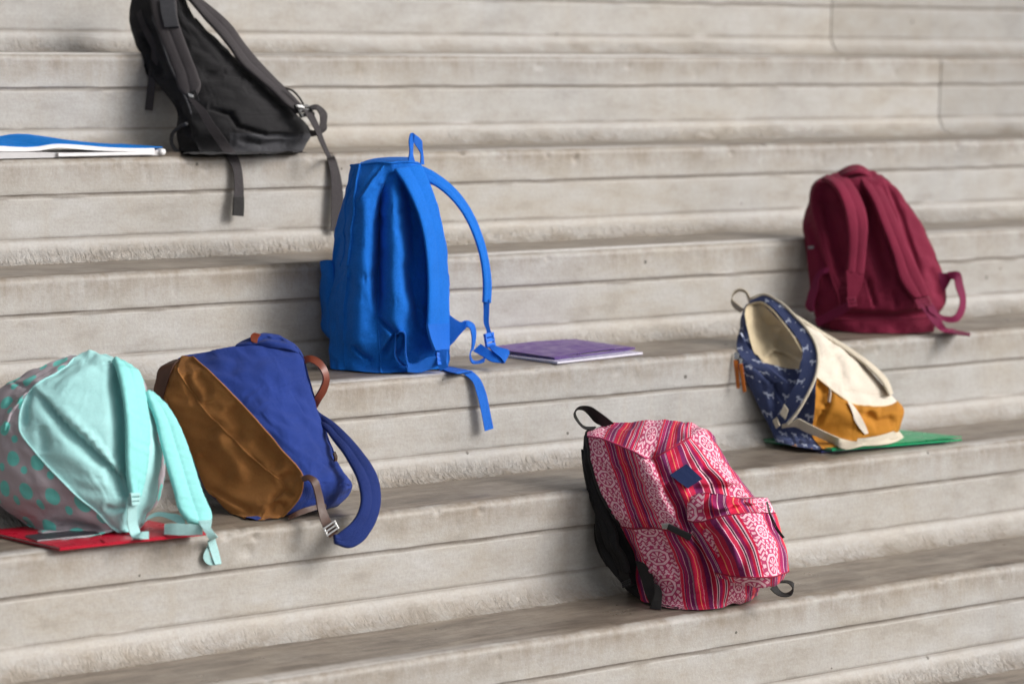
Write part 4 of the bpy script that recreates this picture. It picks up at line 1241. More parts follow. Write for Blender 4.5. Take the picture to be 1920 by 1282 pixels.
# ------------------------------------------------------------------ mint backpack with dots
MINT = fabric('mint_cloth', srgb(164, 214, 214), 0.72, 0.06, 0.1, 0.3, 0.3, 1.04)
MINT_STRAP = fabric('mint_strap_cloth', srgb(134, 206, 204), 0.72, 0.06, 0.1, 0.3, 0.3, 1.04)
MINT_WEB = fabric('mint_webbing', srgb(166, 208, 208), 0.65, 0.05, 0.1, 0.4, 0.3, 1.04)
DOTS = dots_print('mauve_dotted_cloth', srgb(170, 161, 168), srgb(104, 196, 188))
def mint_bag():
    B0 = on_tread(165, 1006, 4)
    P = Place(B0, 4)
    t = thing('backpack', 'round mint green backpack with mauve polka dot sides, slumped on a red folder', 'backpack', B0)
    rows = [
        [(112, 674, .13), (130, 668, .12), (150, 664, .11), (165, 660, .11), (180, 658, .11), (196, 662, .11), (210, 670, .115), (218, 676, .13)],
        [(75, 688, .12), (105, 684, .095), (132, 680, .085), (158, 676, .08), (194, 674, .08), (220, 678, .085), (236, 685, .10), (242, 691, .12)],
        [(37, 706, .11), (75, 702, .08), (105, 699, .060), (150, 695, .050), (204, 697, .055), (238, 699, .062), (258, 702, .09), (264, 708, .11)],
        [(-8, 738, .10), (25, 741, .06), (53, 736, .034), (112, 740, .012), (212, 740, .022), (253, 740, .035), (273, 742, .08), (278, 748, .11)],
        [(-40, 800, .09), (-2, 800, .03), (37, 800, .004), (116, 800, -.02), (222, 800, -.008), (262, 800, .012), (291, 800, .07), (296, 808, .11)],
        [(-48, 862, .08), (12, 865, .01), (75, 858, -.02), (152, 860, -.034), (230, 860, -.02), (270, 860, .004), (301, 860, .06), (307, 868, .11)],
        [(-28, 922, .07), (42, 926, .0), (130, 915, -.030), (190, 915, -.036), (236, 915, -.022), (266, 915, .002), (292, 930, .05), (305, 918, .10)],
        [(30, 968, .05), (92, 973, -.002), (185, 965, -.024), (215, 966, -.024), (240, 966, -.012), (256, 969, .008), (273, 966, .04), (286, 950, .08)],
        [(60, 990, .04), (110, 1000, .0), (208, 988, -.012), (226, 989, -.010), (241, 989, -.002), (254, 988, .012), (266, 980, .035), (276, 968, .07)],
        [(80, 1000, 'g.010'), (124, 1008, 'g.010'), (224, 997, 'g.010'), (232, 998, 'g.010'), (242, 997, 'g.010'), (252, 994, 'g.010'), (262, 986, 'g.010'), (270, 978, 'g.010')],
    ]
    folds = [
        ([(60, 728), (85, 752), (112, 787), (140, 815), (176, 847), (205, 872), (224, 905), (236, 930)], .020, 15, 'stepr'),
        ([(118, 758), (140, 785), (175, 820), (208, 858), (224, 890)], -.008, 9, 'stepr'),
        ([(213, 676), (222, 715), (228, 770), (232, 830), (236, 890), (239, 930)], .032, 15, 'valley'),
        ([(60, 730), (46, 760), (46, 800)], .014, 8, 'valley'),
        ([(0, 700), (30, 720), (52, 728)], .010, 8, 'step'),
        ([(58, 730), (40, 745), (20, 775), (8, 810)], -.016, 8, 'stepr'),
        ([(30, 745), (14, 775), (2, 800)], .014, 9, 'valley'),
        ([(10, 720), (40, 715), (80, 712)], -.008, 8, 'valley'),
        ([(88, 982), (140, 988), (190, 996)], .014, 8, 'step'),
        ([(195, 950), (215, 955), (236, 952)], .006, 6, 'valley'),
        ([(75, 800), (82, 830), (78, 850)], .006, 9, 'valley'),
        ([(262, 720), (268, 780), (272, 850)], .010, 10, 'valley'),
    ]
    o = loft(P, 4, rows, [.05, .07, .08, .09, .09, .09, .08, .07, .06, .05], creasec=(2,), creaser=(9,), folds=folds, su=.05, sv=.05, iters=120, goal=.003, bend=.012, seed=41)
    loft_part(o, 'side_panel', DOTS, t, 0, 2, 0, 9, planar=True)
    loft_part(o, 'back_panel', MINT, t, 2, 6, 0, 9)
    loft_part(o, 'side_panel', DOTS, t, 6, 11, 0, 9, metric=6, shift_uv=lambda U: U*np.array([1, .75]))
    for jj, nm in ((0, 'top_panel'), (-1, 'base')):
        ring = o.G[jj]; m = len(ring)
        mesh_obj(nm, list(ring)+[ring.mean(0)], [(i, (i+1) % m, m) for i in range(m)], MINT if jj == 0 else DOTS, t)
    seam(o, t, MINT, .0014, colk=2, a=0, b=9)
    seam(o, t, MINT, .0012, colk=6, a=0, b=9)
    # near strap on the back panel
    ribbon('shoulder_strap', P, [(212, 672, .075, 236, 684, .085), (219, 692, .045, 262, 702, .07), (226, 715, .02, 269, 730, .06), (234, 757, -.006, 277, 780, .05), (238, 810, -.026, 279, 826, .03), (238, 862, -.034, 274, 880, .012), (240, 894, -.036, 268, 908, .0), (247, 934, -.034, 261, 930, -.012)], .012, MINT_STRAP, t, pad=True, rip=.22)
    block('buckle', P, [(245, 924, -.046), (264, 924, -.032), (262, 946, -.032), (248, 948, -.044)], .006, MINT_WEB, t, .0015, True, .4)
    ribbon('strap_webbing', P, [(240, 930, -.036, 258, 932, -.026), (239, 960, -.034, 256, 962, -.022), (240, 988, -.030, 258, 982, -.018), (245, 1003, -.030, 262, 994, -.018), (262, 1009, 'g.014', 268, 997, 'g.014'), (279, 1009, 'g.012', 279, 996, 'g.012')], .002, MINT_WEB, t)
    # far strap falling to the right
    ribbon('shoulder_strap', P, [(274, 734, .07, 284, 738, .10), (281, 756, .06, 308, 758, .09), (292, 787, .05, 328, 784, .075), (299, 820, .035, 346, 822, .06), (308, 855, .02, 360, 862, .045), (326, 918, -.005, 379, 922, .02), (339, 960, -.02, 397, 972, .0), (352, 975, -.03, 392, 986, -.012)], .012, MINT_STRAP, t, pad=True, rip=.22)
    ribbon('strap_webbing', P, [(262, 990, .01, 270, 980, .01), (276, 975, .01, 280, 966, .012), (294, 968, .01, 294, 960, .014), (315, 972, .0, 318, 962, .006), (334, 982, -.01, 342, 968, -.006), (340, 990, -.018, 348, 978, -.014)], .002, MINT_WEB, t)
    ribbon('strap_webbing', P, [(309, 982, -.026, 308, 1001, -.026), (322, 981, -.030, 322, 1002, -.030), (350, 982, -.032, 350, 1003, -.032), (378, 984, -.032, 380, 1002, -.032)], .002, MINT_WEB, t)
    block('strap_adjuster', P, [(372, 976, -.036), (398, 974, -.03), (396, 988, -.03), (376, 990, -.036)], .006, MINT_WEB, t, .0018)
    ribbon('strap_tail', P, [(376, 984, -.038, 390, 982, -.034), (387, 1002, -.044, 402, 998, -.044), (392, 1026, 'r.012', 405, 1016, 'r.012'), (398, 1044, 'r.014', 411, 1038, 'r.014'), (403, 1058, 'r.016', 415, 1056, 'r.016')], .002, MINT_WEB, t)
    ribbon('strap_tail', P, [(403, 1059, 'r.014', 414, 1057, 'r.014'), (391, 1058, 'r.010', 402, 1050, 'r.012'), (381, 1045, 'r.008', 392, 1036, 'r.01'), (389, 1022, 'r.008', 400, 1020, 'r.01')], .002, MINT_WEB, t)
    return t
mint_bag()

# ------------------------------------------------------------------ maroon backpack
MAROON = fabric('maroon_cloth', srgb(114, 20, 50), 0.8, 0.12, 0.2, 0.4, 0.25)
MAROON_WEB = fabric('maroon_webbing', srgb(112, 10, 60), 0.65, 0.1, 0.15, 0.4, 0.3)
MAROON_PL = plain('maroon_plastic', srgb(120, 26, 56), 0.3)
def maroon_bag():
    B0 = on_tread(1640, 625, 3)
    P = Place(B0, 3)
    t = thing('backpack', 'maroon school backpack with two padded straps facing out on the upper right steps', 'backpack', B0)
    rows = [
        [(1546, 331, .165), (1552, 328, .15), (1576, 324, .13), (1605, 318, .12), (1634, 322, .12), (1651, 328, .14)],
        [(1526, 345, .155), (1534, 344, .125), (1571, 340, .10), (1608, 336, .088), (1645, 338, .088), (1669, 342, .11)],
        [(1513, 390, .14), (1524, 388, .095), (1570, 388, .075), (1620, 388, .06), (1668, 388, .06), (1707, 388, .09)],
        [(1506, 425, .125), (1533, 428, .072), (1575, 430, .055), (1630, 430, .04), (1685, 430, .04), (1732, 430, .075)],
        [(1513, 470, .095), (1546, 478, .055), (1586, 480, .04), (1640, 480, .022), (1700, 480, .018), (1754, 482, .06)],
        [(1518, 520, .07), (1562, 530, .036), (1596, 530, .02), (1650, 530, .006), (1715, 530, .0), (1771, 530, .05)],
        [(1524, 570, .055), (1572, 574, .018), (1600, 576, .004), (1655, 578, -.008), (1720, 576, -.012), (1770, 570, .035)],
        [(1531, 597, .05), (1560, 599, .022), (1600, 600, .008), (1655, 600, -.002), (1715, 598, -.004), (1758, 590, .03)],
        [(1541, 615, 'g'), (1556, 618, 'g'), (1600, 622, 'g'), (1655, 624, 'g'), (1710, 624, 'g'), (1750, 621, 'g')],
    ]
    folds = [
        ([(1545, 345), (1552, 400), (1570, 470), (1582, 540)], .020, 16, 'valley'),
        ([(1620, 345), (1628, 400), (1645, 480), (1665, 540)], .018, 13, 'valley'),
        ([(1622, 520), (1632, 550), (1640, 578)], .008, 7, 'step'),
        ([(1672, 545), (1678, 560), (1682, 578)], .008, 6, 'valley'),
        ([(1655, 330), (1685, 400), (1705, 460), (1730, 530)], .010, 8, 'step'),
        ([(1565, 590), (1620, 592), (1700, 592), (1750, 582)], .012, 7, 'valley'),
        ([(1518, 420), (1540, 480), (1558, 540)], .008, 8, 'valley'),
        ([(1740, 500), (1755, 530), (1760, 560)], .008, 8, 'valley'),
    ]
    o = loft(P, 3, rows, [.05, .06, .06, .06, .06, .05, .05, .05, .04], creasec=(1,), creaser=(8,), folds=folds, su=.05, sv=.05, iters=120, goal=.003, bend=.012, seed=51)
    loft_part(o, 'side_panel', MAROON, t, 0, 1, 0, 8)
    loft_part(o, 'back_panel', MAROON, t, 1, 5, 0, 8)
    loft_part(o, 'front_panel', MAROON, t, 5, 9, 0, 8)
    for jj, nm in ((0, 'top_panel'), (-1, 'base')):
        ring = o.G[jj]; m = len(ring)
        mesh_obj(nm, list(ring)+[ring.mean(0)], [(i, (i+1) % m, m) for i in range(m)], MAROON, t)
    seam(o, t, MAROON, .0026, colk=1, a=0, b=7, name='piping')
    seam(o, t, MAROON, .0022, rowk=7, a=1, b=5)
    ribbon('grab_handle', P, [(1568, 328, .125, 1574, 336, .10), (1578, 320, .125, 1586, 330, .09), (1592, 313, .125, 1598, 326, .085), (1608, 311, .125, 1610, 324, .085), (1622, 317, .125, 1622, 328, .09), (1632, 326, .125, 1630, 334, .10)], .010, MAROON, t, pad=True)
    ribbon('shoulder_strap', P, [(1540, 336, .10, 1572, 326, .12), (1556, 343, .065, 1590, 335, .10), (1569, 357, .04, 1604, 354, .07), (1582, 388, .02, 1619, 385, .045), (1589, 428, .01, 1627, 420, .022), (1590, 472, .004, 1624, 472, .006), (1587, 510, -.006, 1620, 517, -.006)], .010, MAROON, t, pad=True)
    ribbon('strap_end', P, [(1586, 506, -.008, 1621, 514, -.008), (1588, 530, -.012, 1616, 536, -.014), (1589, 552, -.018, 1608, 556, -.02), (1591, 572, -.022, 1602, 572, -.022)], .004, MAROON, t)
    block('buckle', P, [(1587, 558, -.028), (1604, 556, -.028), (1606, 574, -.03), (1590, 577, -.03)], .006, MAROON_PL, t, .0012, True, .4)
    ribbon('shoulder_strap', P, [(1606, 330, .10, 1634, 324, .12), (1618, 348, .07, 1648, 346, .09), (1633, 372, .045, 1662, 372, .065), (1654, 425, .018, 1683, 420, .035), (1673, 475, .0, 1704, 470, .012), (1689, 528, -.018, 1724, 512, -.004), (1706, 552, -.026, 1736, 540, -.014), (1714, 560, -.028, 1742, 556, -.02)], .010, MAROON, t, pad=True)
    block('buckle', P, [(1714, 562, -.036), (1742, 556, -.030), (1748, 572, -.030), (1722, 580, -.036)], .006, MAROON_PL, t, .0012, True, .4)
    ribbon('strap_webbing', P, [(1718, 566, -.034, 1738, 560, -.028), (1730, 580, -.034, 1750, 572, -.026), (1742, 598, -.032, 1760, 588, -.024), (1754, 612, -.028, 1768, 606, -.022), (1778, 624, 'g.004', 1790, 618, 'g.004'), (1818, 630, 'g.002', 1820, 625, 'g.002')], .002, MAROON_WEB, t)
    ribbon('strap_anchor', P, [(1760, 510, .04, 1766, 552, .035), (1772, 512, .038, 1776, 538, .035), (1782, 511, .036, 1784, 522, .035)], .003, MAROON_WEB, t)
    ribbon('strap_webbing', P, [(1776, 510, .035, 1782, 524, .03), (1797, 509, .03, 1788, 524, .025), (1806, 534, .03, 1792, 540, .02), (1811, 560, .03, 1800, 562, .015), (1809, 582, .02, 1797, 578, .0), (1796, 602, .0, 1788, 592, -.012), (1776, 604, -.014, 1770, 592, -.02), (1756, 594, -.028, 1750, 580, -.03), (1742, 584, -.034, 1738, 572, -.034)], .002, MAROON_WEB, t)
    ribbon('strap_webbing', P, [(1590, 566, -.026, 1596, 578, -.024), (1572, 574, -.01, 1580, 590, -.008), (1550, 586, .01, 1556, 602, .012), (1527, 598, .03, 1534, 613, .03)], .002, MAROON_WEB, t)
    ribbon('strap_webbing', P, [(1556, 502, .05, 1552, 512, .04), (1544, 503, .05, 1543, 514, .038), (1532, 512, .05, 1536, 524, .036), (1521, 534, .05, 1534, 540, .034), (1513, 560, .05, 1528, 562, .034), (1512, 578, .048, 1526, 580, .032), (1520, 585, .045, 1530, 583, .03)], .002, MAROON_WEB, t)
    block('side_label', P, [(1514, 462, .085), (1525, 461, .075), (1525, 466, .075), (1515, 467, .085)], .002, plain('grey_label', (0.25, 0.25, 0.27), 0.6), t, .0004)
    return t
maroon_bag()

# ------------------------------------------------------------------ cream, mustard and navy backpack, mouth open
CREAM = fabric('cream_canvas', srgb(212, 202, 188), 0.85, 0.06, 0.15, 0.4, 0.2, 1.05)
LINING = fabric('beige_lining', srgb(196, 180, 150), 0.85, 0.1, 0.15, 0.4, 0.2)
MUSTARD = fabric('mustard_canvas', srgb(172, 114, 32), 0.8, 0.14, 0.12, 0.4, 0.25)
CREAM_WEB = fabric('cream_webbing', srgb(196, 186, 168), 0.75, 0.08, 0.1, 0.5, 0.25)
DOGS = dog_print('navy_dog_print', srgb(54, 66, 106), srgb(182, 190, 210))
THREAD = fabric('white_thread', srgb(216, 196, 160), 0.8)
def cream_bag():
    B0 = on_tread(1575, 842, 4)
    P = Place(B0, 4)
    t = thing('backpack', 'cream, mustard and navy backpack with open mouth, leaning back on a green folder', 'backpack', B0)
    rows = [
        [(1397, 577, .185), (1400, 572, .175), (1404, 568, .168), (1414, 564, .165), (1424, 561, .165), (1431, 559, .168), (1438, 558, .175), (1444, 562, .185)],
        [(1391, 592, .17), (1394, 588, .145), (1398, 583, .125), (1420, 580, .150), (1438, 578, .13), (1452, 575, .125), (1460, 576, .135), (1468, 581, .17)],
        [(1386, 622, .12), (1393, 620, .105), (1402, 618, .098), (1440, 616, .135), (1472, 612, .09), (1492, 606, .088), (1502, 606, .10), (1516, 613, .155)],
        [(1382, 652, .080), (1394, 654, .074), (1413, 655, .066), (1464, 655, .105), (1504, 652, .058), (1523, 640, .058), (1544, 640, .075), (1563, 646, .145)],
        [(1381, 676, .044), (1398, 685, .044), (1430, 678, .046), (1474, 690, .062), (1499, 692, .034), (1530, 672, .036), (1570, 674, .06), (1610, 677, .135)],
        [(1399, 706, .050), (1420, 713, .040), (1450, 714, .036), (1478, 718, .034), (1500, 722, .025), (1531, 708, .006), (1592, 752, .022), (1677, 750, .11)],
        [(1424, 758, .056), (1444, 762, .040), (1462, 765, .034), (1482, 766, .034), (1500, 768, .02), (1528, 762, -.006), (1604, 784, .0), (1692, 768, .095)],
        [(1446, 802, .055), (1460, 806, .04), (1476, 809, .03), (1492, 811, .02), (1508, 812, .01), (1524, 812, -.004), (1604, 818, -.004), (1684, 802, .085)],
        [(1458, 830, 'g.012'), (1474, 834, 'g.012'), (1490, 836, 'g.012'), (1506, 838, 'g.012'), (1522, 839, 'g.012'), (1542, 839, 'g.012'), (1604, 833, 'g.012'), (1668, 818, 'g.012')],
    ]
    folds = [
        ([(1395, 640), (1420, 690), (1452, 726), (1470, 760)], .012, 9, 'step'),
        ([(1450, 726), (1455, 770), (1462, 810)], .012, 9, 'valley'),
        ([(1440, 650), (1452, 632), (1456, 612)], -.010, 9, 'valley'),
        ([(1432, 676), (1450, 655), (1475, 662), (1498, 680)], -.016, 8, 'step'),
        ([(1555, 730), (1552, 755), (1535, 785), (1528, 800)], .010, 7, 'step'),
        ([(1560, 660), (1575, 690), (1580, 720)], .008, 12, 'valley'),
        ([(1580, 735), (1620, 742), (1665, 745)], .006, 6, 'step'),
        ([(1615, 775), (1645, 790), (1680, 785)], .014, 9, 'valley'),
        ([(1610, 770), (1630, 765), (1650, 772)], -.010, 6, 'valley'),
        ([(1530, 715), (1545, 740), (1540, 765)], .012, 9, 'valley'),
    ]
    o = loft(P, 4, rows, [.02, .04, .05, .05, .06, .07, .06, .05, .04], creasec=(2, 4, 5), creaser=(0, 5, 8), folds=folds, su=.05, sv=.05, iters=120, goal=.003, bend=.012, seed=61)
    loft_part(o, 'front_panel', DOGS, t, 0, 2, 0, 8)
    loft_part(o, 'lining', LINING, t, 2, 4, 0, 4)
    loft_part(o, 'lower_front_panel', DOGS, t, 2, 5, 4, 8)
    loft_part(o, 'mouth_edge', DOGS, t, 4, 5, 0, 4)
    loft_part(o, 'back_panel', CREAM, t, 5, 7, 0, 5)
    loft_part(o, 'base_panel', MUSTARD, t, 5, 7, 5, 8)
    loft_part(o, 'rear_side', DOGS, t, 7, 11, 0, 8)
    for jj, nm in ((0, 'top_edge'), (-1, 'base')):
        ring = o.G[jj]; m = len(ring)
        mesh_obj(nm, list(ring)+[ring.mean(0)], [(i, (i+1) % m, m) for i in range(m)], MUSTARD if jj else DOGS, t)
    seam(o, t, THREAD, .0016, rowk=5, a=5, b=7)
    # printed zip flap that curls round the mouth
    ribbon('mouth_flap', P, [(1404, 570, .16, 1408, 561, .16), (1424, 565, .15, 1430, 554, .155), (1446, 576, .12, 1458, 566, .13), (1470, 602, .085, 1488, 592, .09), (1492, 630, .055, 1512, 618, .06), (1505, 656, .03, 1527, 645, .035), (1506, 682, .014, 1531, 672, .012), (1498, 708, .0, 1527, 702, -.008), (1484, 736, -.006, 1510, 740, -.022), (1466, 768, -.004, 1488, 776, -.024), (1458, 780, .0, 1476, 790, -.02)], .006, DOGS, t)
    tube('piping', [P(1408, 560, .158), P(1430, 552, .153), P(1460, 565, .126), P(1490, 592, .085), P(1514, 618, .055), P(1529, 645, .03), P(1534, 672, .006), P(1530, 703, -.014), P(1513, 742, -.028), P(1490, 779, -.03), P(1475, 796, -.026)], .0032, CREAM_WEB, t)
    tube('piping', [P(1402, 572, .155), P(1425, 567, .145), P(1446, 580, .115), P(1468, 606, .082), P(1490, 636, .05), P(1503, 660, .028)], .0024, LINING, t)
    ribbon('mouth_flap', P, [(1385, 630, .095, 1390, 624, .085), (1382, 652, .062, 1402, 650, .054), (1388, 668, .040, 1416, 668, .036), (1406, 684, .030, 1438, 686, .026), (1430, 700, .026, 1458, 702, .018), (1452, 716, .022, 1476, 716, .014)], .005, DOGS, t)
    # webbing that edges the back panel
    ribbon('shoulder_strap', P, [(1440, 560, .165, 1446, 563, .18), (1482, 588, .13, 1488, 590, .15), (1532, 622, .11, 1540, 622, .14), (1586, 656, .10, 1596, 656, .135), (1630, 690, .09, 1642, 690, .13), (1656, 718, .08, 1664, 714, .125), (1668, 742, .075, 1673, 738, .12)], .007, CREAM_WEB, t, pad=True)
    # grab loop
    ribbon('grab_handle', P, [(1396, 580, .155, 1388, 586, .165), (1384, 570, .155, 1376, 577, .165), (1373, 560, .15, 1371, 566, .17), (1375, 548, .15, 1375, 554, .17), (1386, 541, .15, 1386, 546, .17), (1398, 544, .15, 1397, 549, .17), (1406, 556, .155, 1402, 560, .17), (1408, 566, .16, 1404, 568, .175)], .002, CREAM_WEB, t)
    # zip pulls with leather thongs
    block('zipper_slider', P, [(1376, 660, .034), (1386, 661, .030), (1385, 674, .028), (1376, 674, .032)], .003, METAL, t, .0008)
    block('zipper_slider', P, [(1386, 671, .028), (1392, 672, .026), (1392, 682, .024), (1386, 682, .026)], .003, METAL, t, .0006)
    block('zipper_pull', P, [(1375, 675, .030), (1384, 676, .028), (1387, 728, .024), (1381, 729, .026)], .003, plain('orange_leather', srgb(168, 92, 30), 0.5, 0, 0.4, 0.2), t, .0008)
    block('zipper_pull', P, [(1385, 682, .024), (1392, 682, .022), (1399, 734, .016), (1393, 736, .018)], .003, bpy.data.materials['orange_leather'], t, .0008)
    # end tab of the flap, ladder buckle and lower strap
    block('flap_tab', P, [(1470, 757, -.02), (1478, 768, -.026), (1472, 786, -.026), (1462, 776, -.02)], .003, CREAM_WEB, t, .0008)
    block('strap_adjuster', P, [(1448, 788, .0), (1456, 782, -.004), (1462, 798, -.006), (1455, 804, .0)], .005, CREAM_WEB, t, .001)
    ribbon('strap_webbing', P, [(1466, 796, -.02, 1466, 802, -.014), (1482, 792, -.028, 1480, 800, -.018), (1496, 785, -.034, 1492, 800, -.02), (1512, 792, -.038, 1508, 808, -.026), (1540, 806, -.042, 1536, 820, -.032), (1572, 820, -.046, 1566, 834, -.036), (1590, 826, 'g.022', 1580, 841, 'g.014'),
                                (1620, 828, 'g.022', 1618, 836, 'g.014'), (1650, 826, 'g.022', 1652, 834, 'g.014'), (1672, 816, 'g.026', 1680, 828, 'g.014'), (1684, 806, 'g.030', 1694, 820, 'g.014')], .002, CREAM_WEB, t)
    ribbon('strap_webbing', P, [(1608, 822, -.012, 1606, 830, -.016), (1630, 820, -.008, 1632, 829, -.014), (1655, 815, .01, 1662, 826, .0), (1676, 808, .03, 1684, 820, .02)], .002, CREAM_WEB, t)
    # torn white seam across the mustard base
    ribbon('base_seam', P, [(x0, y0, depth_on(o, P, x0, y0)-.0015, x1, y1, depth_on(o, P, x1, y1)-.0015) for x0, y0, x1, y1 in ((1589, 752, 1596, 755), (1598, 772, 1606, 768), (1602, 786, 1614, 780), (1610, 800, 1622, 796), (1622, 814, 1628, 812))], .001, CREAM, t)
    ribbon('side_seam', P, [(x0, y0, depth_on(o, P, x0, y0)-.003, x1, y1, depth_on(o, P, x1, y1)-.003) for x0, y0, x1, y1 in ((1555, 727, 1559, 728), (1554, 740, 1558, 741), (1552, 752, 1556, 754))], .0016, CREAM, t)
    return t
cream_bag()

# ------------------------------------------------------------------ black rucksack at the top left
BLACK_PACK = fabric('soft_black_cloth', srgb(33, 32, 34), 0.85, 0.2, 0.2, 0.4, 0.3)
GREY_CLOTH = fabric('dark_grey_cloth', srgb(62, 62, 66), 0.75, 0.15, 0.15, 0.4, 0.3)
STRAP_GREY = fabric('charcoal_webbing', srgb(58, 54, 56), 0.75, 0.08, 0.1, 0.5, 0.3)
def black_bag():
    B0 = base_at(450, 1, .055)
    P = Place(B0, 1)
    t = thing('backpack', 'black hiking backpack leaning back on the steps with long hanging charcoal straps', 'backpack', B0)
    rows = [
        [(262, -34, .20), (285, -38, .17), (310, -38, .15), (332, -34, .15), (344, -22, .17)],
        [(248, 0, .18), (283, -4, .14), (312, -6, .125), (334, -6, .125), (348, 0, .15)],
        [(244, 34, .16), (286, 30, .115), (320, 28, .10), (346, 28, .10), (366, 36, .13)],
        [(252, 74, .14), (302, 75, .09), (345, 74, .075), (384, 74, .075), (412, 82, .115)],
        [(267, 120, .115), (318, 120, .06), (368, 120, .045), (422, 120, .05), (458, 126, .10)],
        [(306, 168, .085), (342, 170, .035), (394, 170, .02), (460, 170, .03), (512, 173, .085)],
        [(334, 212, .06), (360, 215, .01), (412, 215, -.002), (492, 215, .015), (554, 214, .075)],
        [(332, 250, .045), (362, 252, -.006), (430, 250, -.014), (512, 252, .006), (582, 250, .065)],
        [(336, 274, .04), (372, 276, -.002), (430, 275, -.008), (510, 274, .012), (572, 271, .06)],
        [(345, 289, 'g'), (375, 290, 'g'), (430, 289.5, 'g'), (508, 288, 'g'), (560, 286, 'g')],
    ]
    folds = [
        ([(330, 190), (350, 225), (362, 262)], .012, 8, 'valley'),
        ([(390, 205), (430, 218), (445, 240), (500, 256), (565, 258)], .014, 7, 'step'),
        ([(370, 150), (420, 140), (470, 150)], .006, 10, 'valley'),
        ([(360, 20), (400, 70), (450, 130)], -.006, 8, 'valley'),
        ([(268, 60), (290, 110), (310, 150)], .014, 9, 'valley'),
        ([(445, 262), (490, 272), (540, 264)], .008, 7, 'valley'),
    ]
    o = loft(P, 1, rows, [.06, .07, .08, .08, .07, .06, .05, .05, .05, .04], creasec=(1,), creaser=(0, 9), folds=folds, su=.05, sv=.05, iters=120, goal=.003, bend=.012, seed=71)
    loft_part(o, 'side_panel', BLACK_PACK, t, 0, 1, 0, 9)
    loft_part(o, 'back_panel', BLACK_PACK, t, 1, 4, 0, 7)
    loft_part(o, 'base_panel', GREY_CLOTH, t, 2, 4, 7, 9)
    loft_part(o, 'lower_side', BLACK_PACK, t, 1, 2, 7, 9)
    loft_part(o, 'front_panel', BLACK_PACK, t, 4, 8, 0, 9)
    for jj, nm in ((0, 'lid'), (-1, 'base')):
        ring = o.G[jj]; m = len(ring)
        mesh_obj(nm, list(ring)+[ring.mean(0)+np.array([0, 0, .015 if jj == 0 else 0])], [(i, (i+1) % m, m) for i in range(m)], BLACK_PACK, t)
    seam(o, t, GREY_CLOTH, .0026, colk=4, a=2, b=6, name='piping')
    seam(o, t, GREY_CLOTH, .0022, colk=1, a=2, b=6, name='piping')
    # near strap
    ribbon('shoulder_strap', P, [(279, -24, .12, 322, -26, .115), (281, 0, .10, 330, 0, .095), (288, 36, .075, 334, 36, .07), (302, 75, .05, 346, 74, .045), (316, 108, .03, 358, 106, .025), (328, 140, .012, 372, 142, .008), (336, 168, .0, 376, 166, -.004), (348, 180, -.008, 366, 184, -.01)], .010, STRAP_GREY, t, pad=True)
    ribbon('strap_pad', P, [(300, 2, .092, 328, 2, .088), (304, 30, .072, 331, 30, .068), (310, 54, .056, 336, 52, .052)], .012, GREY_CLOTH, t)
    block('buckle', P, [(346, 176, -.022), (366, 168, -.024), (374, 190, -.028), (356, 196, -.026)], .006, BLACK_PLASTIC, t, .001, True, .4)
    block('buckle_glint', P, [(351, 174, -.03), (362, 178, -.03), (363, 184, -.031), (355, 182, -.031)], .002, METAL, t, .0006)
    ribbon('strap_webbing', P, [(352, 184, -.028, 364, 186, -.03), (370, 208, -.04, 384, 204, -.042), (384, 234, -.05, 398, 226, -.052), (412, 276, -.062, 430, 270, -.064), (428, 300, 'r.006', 446, 294, 'r.006'), (436, 316, 'r.012', 452, 312, 'r.012'), (439, 346, 'r.016', 456, 344, 'r.016'), (438, 376, 'r.018', 457, 374, 'r.018')], .002, STRAP_GREY, t)
    ribbon('strap_end', P, [(438, 370, 'r.020', 457, 369, 'r.020'), (437, 390, 'r.021', 457, 389, 'r.021'), (436, 404, 'r.022', 456, 406, 'r.022')], .004, BLACK_WEB, t)
    # far strap standing off the panel
    ribbon('shoulder_strap', P, [(344, -14, .115, 352, -14, .15), (362, 8, .095, 378, 2, .13), (386, 38, .08, 408, 24, .115), (410, 64, .065, 435, 50, .10), (431, 90, .055, 456, 80, .09), (452, 120, .045, 482, 112, .08), (484, 148, .04, 512, 144, .075), (512, 172, .035, 540, 172, .07), (536, 196, .03, 560, 193, .065), (556, 212, .03, 572, 206, .06)], .010, STRAP_GREY, t, pad=True)
    block('buckle', P, [(552, 196, .015), (578, 196, .03), (592, 214, .03), (566, 220, .015)], .008, BLACK_PLASTIC, t, .0015, True, .4)
    block('buckle_glint', P, [(555, 196, .008), (566, 197, .012), (572, 203, .012), (560, 202, .008)], .002, METAL, t, .0006)
    tube('adjuster_cord', [P(536, 166, .045), P(548, 170, .045), P(560, 182, .045), P(569, 196, .045)], .0022, BLACK_WEB, t)
    ribbon('strap_webbing', P, [(566, 206, .02, 582, 202, .035), (578, 222, .012, 590, 218, .025), (588, 240, .004, 598, 236, .015), (600, 268, -.01, 608, 264, .0), (612, 292, -.02, 618, 288, -.012), (614, 300, 'r.006', 630, 300, 'r.006'), (620, 330, 'r.012', 638, 328, 'r.012'), (621, 370, 'r.016', 643, 366, 'r.016'), (621, 400, 'r.018', 642, 398, 'r.018'), (620, 434, 'r.02', 637, 432, 'r.02')], .002, STRAP_GREY, t)
    ribbon('strap_loop', P, [(580, 200, .035, 584, 206, .02), (594, 197, .04, 594, 206, .022), (603, 202, .04, 598, 212, .022), (611, 210, .035, 600, 216, .02), (612, 232, .03, 600, 234, .018), (611, 244, .028, 597, 248, .016), (596, 253, .03, 590, 246, .018), (584, 256, .035, 580, 244, .022)], .003, STRAP_GREY, t)
    ribbon('strap_anchor', P, [(560, 284, .05, 562, 290, .045), (570, 286, .05, 570, 290, .045), (580, 289, .05, 578, 291, .045)], .003, BLACK_WEB, t)
